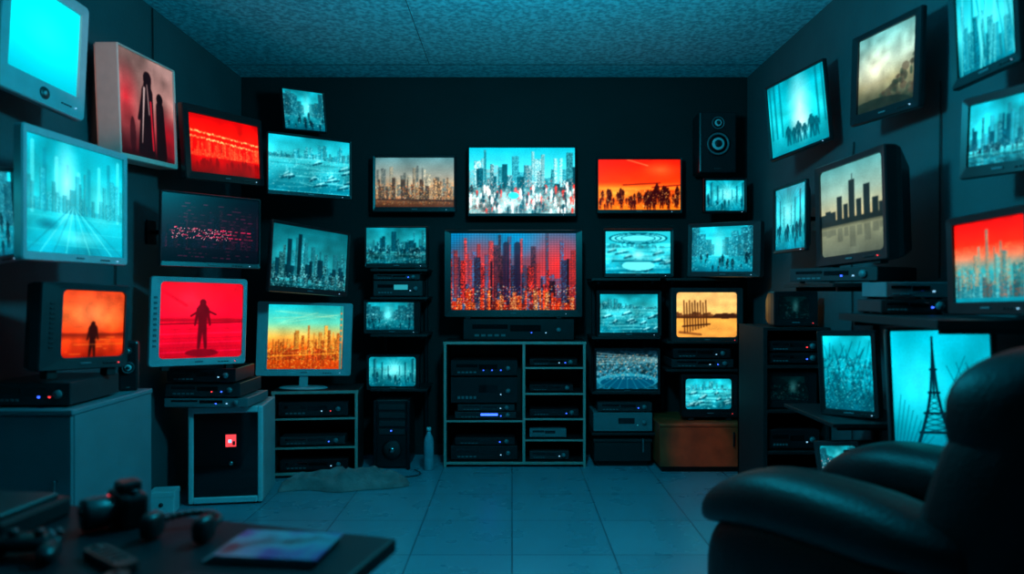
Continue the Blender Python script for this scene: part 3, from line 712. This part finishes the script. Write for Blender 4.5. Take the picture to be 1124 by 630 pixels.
device('video_player', -.40, .02, 5.03, .3, .402, .455, ('whiteled',), body='dark')
device('av_receiver', -.45, .04, 5.03, .3, .041, .15, ('whiteled',), body='black')
device('video_player', -.42, .02, 5.03, .3, .152, .21, ('blueled',), body='black')
device('video_player', .13, .48, 5.04, .28, .735, .79, ('blueled', 'whiteled'), body='black')
device('cable_box', .13, .45, 5.04, .28, .545, .60, (), body='black')
device('video_player', .13, .49, 5.04, .28, .36, .42, ('blueled',), body='black')
device('cable_box', .13, .40, 5.04, .28, .205, .275, (), body='silver2', knob=False)
device('video_player', .13, .42, 5.04, .28, .041, .11, ('whiteled',), body='dark')
R6 = Matrix.Translation((-1.38, 4.90, 0)) @ Matrix.Rotation(math.radians(6), 4, 'Z')
open_cabinet('media_cabinet', -1.67, -1.09, 4.72, 5.08, .60, [], [(-1.65, -1.11, .40), (-1.65, -1.11, .2)], mx=Matrix.Rotation(math.radians(6), 4, 'Z'))
device('av_receiver', -.25, .22, -.16, .3, .415, .52, ('redled', 'whiteled'), body='black', mx=R6)
device('video_player', -.24, .2, -.16, .3, .215, .28, ('blueled',), body='dark', mx=R6)
device('video_player', -.24, .22, -.16, .3, .041, .12, ('whiteled',), body='black', mx=R6)
device('video_player', -2.05, -1.56, 4.03, .34, .60, .66, ('whiteled', 'blueled'), body='silver2')
device('video_player', -2.04, -1.60, 4.02, .34, .662, .75, ('blueled', 'redled'), body='dark')
device('cable_box', -2.02, -1.62, 4.0, .3, .752, .838, ('whiteled',), body='black')

def framed_pc(x0, x1, y0, y1, z1):
    cx, cy = (x0 + x1) / 2, (y0 + y1) / 2; m = Matrix.Translation((cx, cy, 0)) @ Matrix.Rotation(math.radians(8), 4, 'Z')
    e = empty('computer_tower', mx=m); b = MB(); w, d = x1 - x0, y1 - y0; h = z1
    b.box(-w / 2, w / 2, -d / 2 + .02, d / 2, 0.012, h, 'silver', .008)
    for a in ((-w / 2, -w / 2 + .03, .012, h), (w / 2 - .03, w / 2, .012, h)): b.box(a[0], a[1], -d / 2, -d / 2 + .021, a[2], a[3], 'white', .006)
    for a in ((-w / 2 + .03, w / 2 - .03, .012, .05), (-w / 2 + .03, w / 2 - .03, h - .04, h)): b.box(a[0], a[1], -d / 2, -d / 2 + .021, a[2], a[3], 'white', .006)
    b.box(-w / 2 + .03, w / 2 - .03, -d / 2 + .01, -d / 2 + .022, .05, h - .04, 'glassk', .001)
    b.box(-.005, .065, -d / 2 + .006, -d / 2 + .011, h * .58, h * .58 + .085, 'black', .003)
    b.box(.0, .06, -d / 2 + .003, -d / 2 + .007, h * .58 + .006, h * .58 + .079, 'redled', .001)
    b.box(.015, .035, -d / 2 + .001, -d / 2 + .004, h * .58 + .03, h * .58 + .05, 'whiteled', .001); b.box(.04, .055, -d / 2 + .001, -d / 2 + .004, h * .58 + .015, h * .58 + .04, 'redbtn', .001)
    b.lathe([(.012, -d / 2 + .004), (.012, -d / 2 + .011)], 'chrome', 14, 'Y', (.03, 0, h * .42))
    for sx in (-1, 1):
        for sy in (-1, 1): b.lathe([(.015, 0), (.015, .013)], 'matte', 10, 'Z', (sx * w * .4, sy * d * .4, 0))
    b.build('case', e, m)
framed_pc(-1.97, -1.54, 4.12, 4.5, .595)

def black_pc(x0, x1, y0, y1, z1):
    cx, cy = (x0 + x1) / 2, (y0 + y1) / 2; m = Matrix.Translation((cx, cy, 0)); e = empty('computer_tower', mx=m); b = MB(); w, d = x1 - x0, y1 - y0
    b.box(-w / 2, w / 2, -d / 2 + .03, d / 2, .01, z1, 'black', .008)
    for sx in (-1, 1): b.box(sx * w / 2 - .012, sx * w / 2 + .012, -d / 2, -d / 2 + .035, .0, z1, 'metal', .004)
    for i in range(4): b.box(-w * .4, w * .4, -d / 2 + .018, -d / 2 + .031, z1 - .07 - i * .06, z1 - .03 - i * .06, 'dark', .002)
    b.lathe([(.07, -d / 2 + .016), (.07, -d / 2 + .03)], 'metal', 24, 'Y', (0, 0, .14)); b.lathe([(.06, -d / 2 + .013), (.06, -d / 2 + .02)], 'grille', 24, 'Y', (0, 0, .14))
    b.lathe([(.02, -d / 2 + .008), (.02, -d / 2 + .02)], 'chrome', 16, 'Y', (0, 0, .14))
    b.box(-.01, .0, -d / 2 + .012, -d / 2 + .02, z1 * .55, z1 * .55 + .008, 'blueled', .001)
    b.build('case', e, m)
black_pc(-.99, -.75, 4.93, 5.28, .50)

def bottle(x, y):
    e = empty('water_bottle', (x, y, 0)); b = MB()
    b.lathe([(.03, 0), (.036, .008), (.036, .08), (.033, .09), (.036, .1), (.036, .2), (.03, .235), (.015, .265), (.014, .285)], 'bottle', 20)
    b.lathe([(.017, .28), (.017, .305), (.014, .308)], 'white', 16); b.build('body', e, Matrix.Translation((x, y, 0)))
bottle(-.60, 4.93)

def speaker(name, c, w, h, d, mx=None, bracket=True, ring='chrome'):
    m = Matrix.Translation(c) @ (mx if mx is not None else Matrix.Identity(4)); e = empty(name, mx=m); b = MB()
    b.box(-w / 2, w / 2, 0, d, -h / 2, h / 2, 'black', .012)
    for (cz, r) in ((-h * .03, w * .30), (h * .31, w * .17)):
        b.lathe([(r * 1.12, -.004), (r * 1.12, .002)], 'metal', 32, 'Y', (0, 0, cz))
        b.lathe([(r, -.010), (r * .97, -.013), (r * .86, -.010), (r * .8, -.0045)], 'silver2', 32, 'Y', (0, 0, cz))
        b.lathe([(r * .8, -.0115), (r * .4, -.0112)], 'black', 32, 'Y', (0, 0, cz)); b.lathe([(r * .42, -.018), (r * .55, -.015), (r * .57, -.011)], ring, 24, 'Y', (0, 0, cz))
        b.lathe([(r * .28, -.021), (r * .36, -.017)], 'black', 20, 'Y', (0, 0, cz))
    b.box(-w * .1, w * .1, -.003, .001, -h * .44, -h * .42, 'chrome', .001)
    if bracket:
        b.box(-.03, .03, d - .002, YB - .003 - c[1], -.03, .03, 'metal', .003)
    b.build('cabinet', e, m)
speaker('wall_speaker', (X(788, 5.12), 5.12, Z(156, 5.12)), .28, .46, .2, ring='white')
speaker('desktop_speaker', (-1.775, 3.16, .832 + .115), .085, .23, .05, Matrix.Rotation(math.radians(25), 4, 'Z'), False, ring='white')

def rack(x0, x1, y0, y1, zs, top):
    e = empty('equipment_rack', ((x0 + x1) / 2, (y0 + y1) / 2, 0)); b = MB()
    for x in (x0, x1 - .025):
        for y in (y0, y1 - .025): b.box(x, x + .025, y, y + .025, 0, top, 'matte', .002)
    for z in zs: b.box(x0 + .002, x1 - .002, y0 + .002, y1 - .002, z - .018, z, 'board', .002)
    b.box(x1 - .006, x1, y0, y1, .05, top, 'matte', .001); b.box(x0, x1, y1 - .006, y1, .05, top, 'matte', .001)
    b.box(x0, x0 + .006, y0 + .02, y1, .05, top, 'matte', .001)
    b.build('frame', e, Matrix.Identity(4))
rack(1.46, 1.85, 3.97, 4.42, [.08, .36, .60, .86, 1.08], 1.08)
def small_crt(x0, x1, yf, z0, h, art):
    w = x1 - x0; d = yf; u0 = 562 + (x0 + .03) * F / d; u1 = 562 + (x1 - .05) * F / d
    vt = 318 - (z0 + h - .03 - CAMH) * F / d; vb = 318 - (z0 + .045 - CAMH) * F / d
    tvf(CRT, u0, vt, u1, vb, d, art, bz=(.03, .05, .03, .04), t=(.05, .25), kb=.65, sup='stand', zs=z0 + .001, kind='crt')
small_crt(1.49, 1.79, 4.01, .601, .22, a_dim)
small_crt(1.54, 1.80, 4.02, 1.081, .21, a_dim)
device('video_player', 1.50, 1.8, 4.0, .36, .862, .93, ('blueled',), body='black')
device('video_player', 1.50, 1.8, 4.0, .36, .932, 1.0, ('redled',), body='black')
device('av_receiver', 1.50, 1.8, 4.0, .36, .362, .48, ('whiteled',), body='black')
device('av_receiver', 1.50, 1.8, 4.0, .36, .082, .22, (), body='black')
RM = Matrix.Translation((1.60, 3.2, 0)) @ Matrix.Rotation(math.radians(-60), 4, 'Z')
device('video_player', -.22, .22, -.17, .3, 1.331, 1.40, ('whiteled', 'blueled'), body='dark', mx=RM)
device('video_player', 1.47, 1.8, 3.02, .3, .00, .08, ('blueled',))
device('av_receiver', 1.47, 1.8, 3.02, .3, .082, .2, ('whiteled',))
device('video_player', 1.47, 1.74, 2.72, .19, 1.202, 1.26, ('blueled',), body='dark')
device('cable_box', 1.49, 1.74, 2.72, .19, 1.262, 1.33, ('whiteled',), body='silver2', knob=False)

def carton(name, x, y, z, w, d, h, k):
    e = empty(name, (x, y, z)); b = MB(); m = Matrix.Translation((x, y, z)) @ Matrix.Rotation(.2, 4, 'Z')
    b.box(-w / 2, w / 2, -d / 2, d / 2, 0, h, k, .006); b.box(-w / 2 - .002, w / 2 + .002, -d / 2 - .002, d / 2 + .002, h * .75, h + .002, k, .004)
    b.lathe([(.012, -d / 2 - .006), (.012, -d / 2)], 'dark', 14, 'Y', (0, 0, h * .45)); b.build('box', e, m)
carton('power_adapter', X(194, 4.15), 4.0, 0, .14, .12, .13, 'white')

def blanket():
    rng = np.random.default_rng(3); n, m_ = 56, 30; vs = []
    N = noise(n, m_, 8, 5, rng); N2 = noise(n, m_, 20, 12, rng)
    for i in range(n):
        for j in range(m_):
            s, t = i / (n - 1) * 2 - 1, j / (m_ - 1) * 2 - 1
            k = max(0, 1 - abs(s) ** 2.2) ** .5; r = (1 - abs(t) ** 2.2) * k
            vs.append((s * .42, t * .12 * (0.35 + .65 * k * (.7 + .4 * math.sin(s * 5 + 1))) + .02 * math.sin(s * 7), .004 + r * (.03 + .10 * N[i, j] + .06 * N2[i, j])))
    fs = [[i * m_ + j, (i + 1) * m_ + j, (i + 1) * m_ + j + 1, i * m_ + j + 1] for i in range(n - 1) for j in range(m_ - 1)]
    b = MB(); b.add(vs, fs, 'cloth', True); o = b.build('blanket', None, Matrix.Translation((-1.10, 4.50, 0)) @ Matrix.Rotation(.12, 4, 'Z'))
blanket()

# ------------------------------------------------------------------ armchair
def sup_e(sx, sy, sz, e1=.35, e2=.35, nu=36, nv=22, fn=None):
    vs = []; fs = []
    def sg(c, e): return math.copysign(abs(c) ** e, c)
    for i in range(nv + 1):
        ph = -math.pi / 2 + math.pi * i / nv
        for j in range(nu):
            th = 2 * math.pi * j / nu
            p = Vector((sx * sg(math.cos(ph), e1) * sg(math.cos(th), e2), sy * sg(math.cos(ph), e1) * sg(math.sin(th), e2), sz * sg(math.sin(ph), e1)))
            if fn: p = fn(p)
            vs.append(p)
    for i in range(nv):
        for j in range(nu):
            a = i * nu + j; b = i * nu + (j + 1) % nu; fs.append([a, b, b + nu, a + nu])
    return vs, fs
def armchair(x, y, yaw):
    m = Matrix.Translation((x, y, 0)) @ Matrix.Rotation(math.radians(yaw), 4, 'Z'); e = empty('leather_armchair', mx=m)
    def part(nm, sz, c, e1=.4, e2=.4, fn=None, k='leather', rx=0):
        b = MB(); v, f = sup_e(*sz, e1, e2, fn=fn); b.add(v, f, k, True)
        return b.build(nm, e, m @ Matrix.Translation(c) @ Matrix.Rotation(rx, 4, 'X'))
    for s, nm in ((-1, 'armrest_left'), (1, 'armrest_right')):
        part(nm, (.10, .37, .28), (s * .31, .02, .37), .5, .5)
        part(nm + '_pad', (.125, .38, .09), (s * .31, .03, .685), .8, .6, fn=lambda p: Vector((p.x, p.y, p.z + .02 * (1 - (p.y / .37) ** 2) - .07 * max(0, p.y / .37) ** 3)))
    part('seat_base', (.23, .36, .14), (0, .02, .26), .3, .3)
    part('seat_cushion', (.22, .34, .09), (0, .06, .46), .5, .4)
    part('backrest', (.36, .12, .44), (0, -.38, .70), .5, .5, fn=lambda p: Vector((p.x * (1 - .10 * max(0, p.z / .42)), p.y + .10 * (p.x / .38) ** 2 - .10 * (p.z / .42), p.z)))
    part('back_cushion', (.25, .09, .20), (0, -.27, .70), .6, .5)
    part('headrest', (.335, .13, .18), (0, -.45, 1.0), .75, .6, fn=lambda p: Vector((p.x, p.y + .09 * (p.x / .31) ** 2, p.z)))
    b = MB()
    b.lathe([(.27, 0), (.28, .02), (.24, .04), (.05, .06), (.045, .16)], 'metal', 28, 'Z', (0, 0, 0))
    b.build('swivel_base', e, m)
armchair(1.12, 2.0, 33)

# ------------------------------------------------------------------ foreground table and things on it
ta = math.radians(-15); TM = Matrix.Translation((-.985, 1.44, 0)) @ Matrix.Rotation(ta, 4, 'Z')
e = empty('coffee_table', mx=TM); b = MB()
b.box(-.65, .65, -.34, .34, .685, .72, 'desk', .008); b.box(-.60, .60, -.29, .29, .62, .686, 'desk', .004)
for sx in (-1, 1):
    for sy in (-1, 1): b.box(sx * .58 - .025, sx * .58 + .025, sy * .27 - .025, sy * .27 + .025, 0, .63, 'desk', .005)
b.box(-.56, .56, -.25, .25, .2, .22, 'desk', .004)
b.build('table_frame', e, TM)
def on_table(x, y, rz=0): return TM @ Matrix.Translation((x, y, .7205)) @ Matrix.Rotation(rz, 4, 'Z')
def obj(name, b, m):
    e = empty(name, mx=m); b.build('body', e, m)
b = MB()
for i in range(3): b.box(-.12 + .01 * i, .12 + .006 * i, -.08, .08, i * .006, i * .006 + .005, 'paper' if i == 2 else 'silver2', .001)
obj('magazine_stack', b, on_table(.42, .19, .15))
b = MB(); b.box(-.12, .12, -.08, .08, 0, .009, 'dark', .004); b.box(-.11, .11, -.07, .07, .0085, .0095, 'glassk', .0003); obj('tablet_computer', b, on_table(.46, -.04, .1))
def remote(x, y, rz):
    b = MB(); b.loft([rrect(.045, .17, .015, 0), rrect(.05, .18, .018, -.008), rrect(.046, .176, .018, -.02)], 'black', True, True, mx=Matrix.Rotation(math.radians(-90), 4, 'X'))
    for i in range(5):
        for j in range(3): b.lathe([(.005, .019), (.005, .023)], 'dark', 8, 'Z', (-.013 + j * .013, .05 - i * .022, 0))
    b.lathe([(.007, .019), (.007, .024)], 'redbtn', 10, 'Z', (0, .07, 0)); obj('remote_control', b, on_table(x, y, rz))
remote(.13, .04, 1.2); remote(.25, -.10, .4)
def pad(x, y, rz):
    b = MB(); v, f = sup_e(.07, .035, .018, .8, .8); b.add([Vector(p) + Vector((0, 0, .03)) for p in v], f, 'black', True)
    for s in (-1, 1):
        v, f = sup_e(.022, .05, .02, .9, .9); b.add([Matrix.Rotation(s * .35, 3, 'Z') @ Vector(p) + Vector((s * .062, -.03, .021)) for p in v], f, 'black', True)
        b.lathe([(.009, .04), (.009, .052), (.012, .056), (.011, .06)], 'dark', 14, 'Z', (s * .028, -.008, 0))
    for a in range(4): b.lathe([(.005, .04), (.005, .05)], 'redbtn' if a == 0 else 'silver2', 8, 'Z', (.05 + .012 * math.cos(a * 1.57), .012 + .012 * math.sin(a * 1.57), 0))
    obj('game_controller', b, on_table(x, y, rz))
pad(-.08, .03, .3)
b = MB(); b.box(-.065, .065, -.03, .03, 0, .08, 'black', .012); b.box(-.028, .028, -.026, .026, .078, .105, 'black', .01)
b.lathe([(.036, -.10), (.038, -.09), (.038, -.05), (.034, -.045), (.034, -.028)], 'dark', 24, 'Y', (0, 0, .04)); b.lathe([(.028, -.102), (.028, -.099)], 'glassk', 24, 'Y', (0, 0, .04))
b.lathe([(.011, .078), (.011, .09)], 'metal', 14, 'Z', (.045, 0, 0)); b.lathe([(.005, -.031), (.005, -.028)], 'redled', 10, 'Y', (-.045, 0, .062))
obj('photo_camera', b, on_table(-.04, .26, -.5))
b = MB(); b.box(-.17, .17, -.11, .11, 0, .05, 'black', .01); b.box(-.165, .165, -.113, -.109, .02, .028, 'glassk', .001); b.box(.1, .12, -.115, -.112, .03, .035, 'redled', .001)
b.box(-.15, .15, -.09, .09, .049, .062, 'dark', .006)
obj('game_console', b, on_table(-.38, .14, .15))
b = MB(); b.box(-.21, .21, -.065, .065, 0, .016, 'black', .005)
for i in range(15):
    for j in range(5): b.box(-.2 + i * .0268, -.2 + i * .0268 + .022, -.058 + j * .0235, -.058 + j * .0235 + .019, .015, .021, 'dark', .002)
obj('keyboard', b, on_table(-.1, -.2, .05))
b = MB()
pts = [Vector((.07 * math.cos(a), .07 * math.sin(a), .03)) for a in [math.radians(200 - i * 220 / 16) for i in range(17)]]
for p, q in zip(pts[:-1], pts[1:]): b.tube(p, q, .008, 'black')
for p in (pts[0], pts[-1]):
    v, f = sup_e(.020, .034, .030, .7, .8, 20, 12); b.add([Vector(w_) + Vector((p.x, p.y - .01, .031)) for w_ in v], f, 'black', True)
obj('headphones', b, on_table(.165, .225, .1))

# ------------------------------------------------------------------ cables
def cable(pts, r=.004):
    cu = bpy.data.curves.new('cable', 'CURVE'); cu.dimensions = '3D'; cu.bevel_depth = r; cu.bevel_resolution = 2
    sp = cu.splines.new('NURBS'); sp.points.add(len(pts) - 1); sp.use_endpoint_u = True; sp.order_u = 4
    for p, q in zip(sp.points, pts): p.co = (*q, 1)
    cu.materials.append(M['cable']); o = bpy.data.objects.new('cable', cu); scene.collection.objects.link(o)
cable([(XL + .01, 4.05, 2.97), (XL + .01, 4.06, 2.7), (XL + .012, 4.04, 2.5), (XL + .03, 4.1, 2.3), (XL + .04, 4.2, 2.15)])
cable([(XL + .01, 3.6, 1.9), (XL + .01, 3.7, 1.5), (XL + .015, 3.65, 1.2), (XL + .01, 3.62, .6), (XL + .02, 3.7, .02)])
cable([(XR - .01, 3.7, 2.1), (XR - .01, 3.75, 1.7), (XR - .012, 3.7, 1.3), (XR - .01, 3.72, .9), (XR - .02, 3.7, .02)])
cable([(XR - .01, 2.95, 2.2), (XR - .01, 2.96, 1.9), (XR - .012, 2.95, 1.6), (XR - .01, 2.96, 1.35)])
cable([(-.7, 4.92, .005), (-.6, 4.8, .005), (-.72, 4.7, .005), (-.85, 4.75, .005), (-.9, 4.9, .005)])

# ------------------------------------------------------------------ room
def node_mat(name):
    m = bpy.data.materials.new(name); m.use_nodes = True; return m, m.node_tree, m.node_tree.nodes['Principled BSDF']
def slab(name, x0, x1, y0, y1, z0, z1, k):
    b = MB(); b.box(x0, x1, y0, y1, z0, z1, k, 0); return b.build(name)
M['wall_side'] = mat('painted_wall', (0.055, 0.076, 0.084), .8, noise=.12, nscale=3, bump=.15, bscale=60)
M['wall_back'] = mat('black_wall', (0.006, 0.007, 0.008), .8, noise=.3, nscale=2, bump=.2, bscale=60)
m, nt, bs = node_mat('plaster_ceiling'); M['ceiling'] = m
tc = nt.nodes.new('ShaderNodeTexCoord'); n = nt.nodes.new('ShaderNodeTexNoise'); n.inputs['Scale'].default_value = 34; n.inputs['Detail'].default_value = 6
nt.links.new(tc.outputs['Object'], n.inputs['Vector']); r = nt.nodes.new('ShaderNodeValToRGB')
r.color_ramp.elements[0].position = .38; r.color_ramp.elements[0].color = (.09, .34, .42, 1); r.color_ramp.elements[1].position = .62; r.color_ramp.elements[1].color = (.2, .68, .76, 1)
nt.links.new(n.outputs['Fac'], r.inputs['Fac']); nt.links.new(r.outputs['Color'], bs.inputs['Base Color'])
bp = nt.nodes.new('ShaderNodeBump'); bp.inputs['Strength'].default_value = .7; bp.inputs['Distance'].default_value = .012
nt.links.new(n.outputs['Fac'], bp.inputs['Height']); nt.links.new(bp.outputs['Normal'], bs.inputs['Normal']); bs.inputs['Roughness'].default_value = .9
M['seam'] = mat('ceiling_seam', (.03, .09, .11), .8)
m, nt, bs = node_mat('floor_tiles'); M['floor'] = m
tc = nt.nodes.new('ShaderNodeTexCoord'); br = nt.nodes.new('ShaderNodeTexBrick'); br.offset = 0; br.squash = 1
br.inputs['Scale'].default_value = 1; br.inputs['Brick Width'].default_value = .5; br.inputs['Row Height'].default_value = .5
br.inputs['Mortar Size'].default_value = .005; br.inputs['Mortar Smooth'].default_value = .3
br.inputs['Color1'].default_value = (.08, .27, .34, 1); br.inputs['Color2'].default_value = (.10, .31, .38, 1); br.inputs['Mortar'].default_value = (.03, .12, .155, 1)
mp = nt.nodes.new('ShaderNodeMapping'); mp.inputs['Location'].default_value = (.0, .15, 0)
nt.links.new(tc.outputs['Object'], mp.inputs['Vector']); nt.links.new(mp.outputs['Vector'], br.inputs['Vector'])
n = nt.nodes.new('ShaderNodeTexNoise'); n.inputs['Scale'].default_value = 4; n.inputs['Detail'].default_value = 4; nt.links.new(tc.outputs['Object'], n.inputs['Vector'])
mx_ = nt.nodes.new('ShaderNodeMixRGB'); mx_.blend_type = 'MULTIPLY'; mx_.inputs['Fac'].default_value = .2
nt.links.new(br.outputs['Color'], mx_.inputs['Color1']); nt.links.new(n.outputs['Fac'], mx_.inputs['Color2']); nt.links.new(mx_.outputs['Color'], bs.inputs['Base Color'])
rr = nt.nodes.new('ShaderNodeMapRange'); rr.inputs['To Min'].default_value = .24; rr.inputs['To Max'].default_value = .32
nt.links.new(n.outputs['Fac'], rr.inputs['Value']); nt.links.new(rr.outputs['Result'], bs.inputs['Roughness'])
bp = nt.nodes.new('ShaderNodeBump'); bp.inputs['Strength'].default_value = .3; bp.inputs['Distance'].default_value = .003; bp.invert = True
nt.links.new(br.outputs['Fac'], bp.inputs['Height']); nt.links.new(bp.outputs['Normal'], bs.inputs['Normal'])

slab('floor', XL - .1, XR + .1, -1.5, YB + .1, -.1, 0, 'floor')
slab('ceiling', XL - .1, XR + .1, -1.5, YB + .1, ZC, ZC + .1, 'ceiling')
slab('wall_left', XL - .1, XL, -1.5, YB, 0, ZC, 'wall_side')
slab('wall_right', XR, XR + .1, -1.5, YB, 0, ZC, 'wall_side')
slab('wall_back', XL - .1, XR + .1, YB, YB + .1, 0, ZC, 'wall_back')
slab('trim_1', -.618, -.614, -1.5, 5.1, ZC - .002, ZC, 'seam')
slab('trim_2', XL, XR, 5.095, 5.102, ZC - .003, ZC, 'seam')
slab('baseboard_back', XL, XR, YB - .012, YB, 0, .08, 'board')

# ------------------------------------------------------------------ light
w = bpy.data.worlds.new('dim_room'); scene.world = w; w.use_nodes = True
w.node_tree.nodes['Background'].inputs['Color'].default_value = (.01, .42, .6, 1); w.node_tree.nodes['Background'].inputs['Strength'].default_value = .03
def light(name, kind, loc, power, col, size=.2, target=None, **k):
    l = bpy.data.lights.new(name, kind); l.energy = power; l.color = col
    if kind == 'SPOT': l.spot_size = k['ang']; l.spot_blend = .8; l.shadow_soft_size = size
    else: l.shadow_soft_size = size
    o = bpy.data.objects.new(name, l); scene.collection.objects.link(o); o.location = loc
    if target: o.rotation_euler = (Vector(target) - Vector(loc)).to_track_quat('-Z', 'Y').to_euler()
    return o
light('cyan_room_light', 'POINT', (0.1, 2.6, 2.3), 100, (.015, .72, 1.0), .12)
light('added_pink_spot', 'SPOT', (-.9, 1.2, 2.6), 55, (1.0, .5, .42), .05, target=(-2.02, 3.42, 2.32), ang=math.radians(16))  # unseen spot added to turn the light box's side pinkish
light('added_warm_spot', 'SPOT', (.7, 2.4, 2.5), 50, (1.0, .30, .14), .05, target=(1.35, 4.84, .16), ang=math.radians(9.5))  # unseen spot added so the wooden cabinet stays warm under the cyan light

cam = bpy.data.cameras.new('camera'); co = bpy.data.objects.new('camera', cam); scene.collection.objects.link(co)
co.location = (0, 0, CAMH); co.rotation_euler = (math.radians(90), 0, 0)
cam.sensor_width = 36; cam.lens = F / 1124 * 36; cam.shift_y = 3 / 1124; cam.clip_start = .05
cam.dof.use_dof = True; cam.dof.focus_distance = 4.6; cam.dof.aperture_fstop = 1.3
scene.camera = co
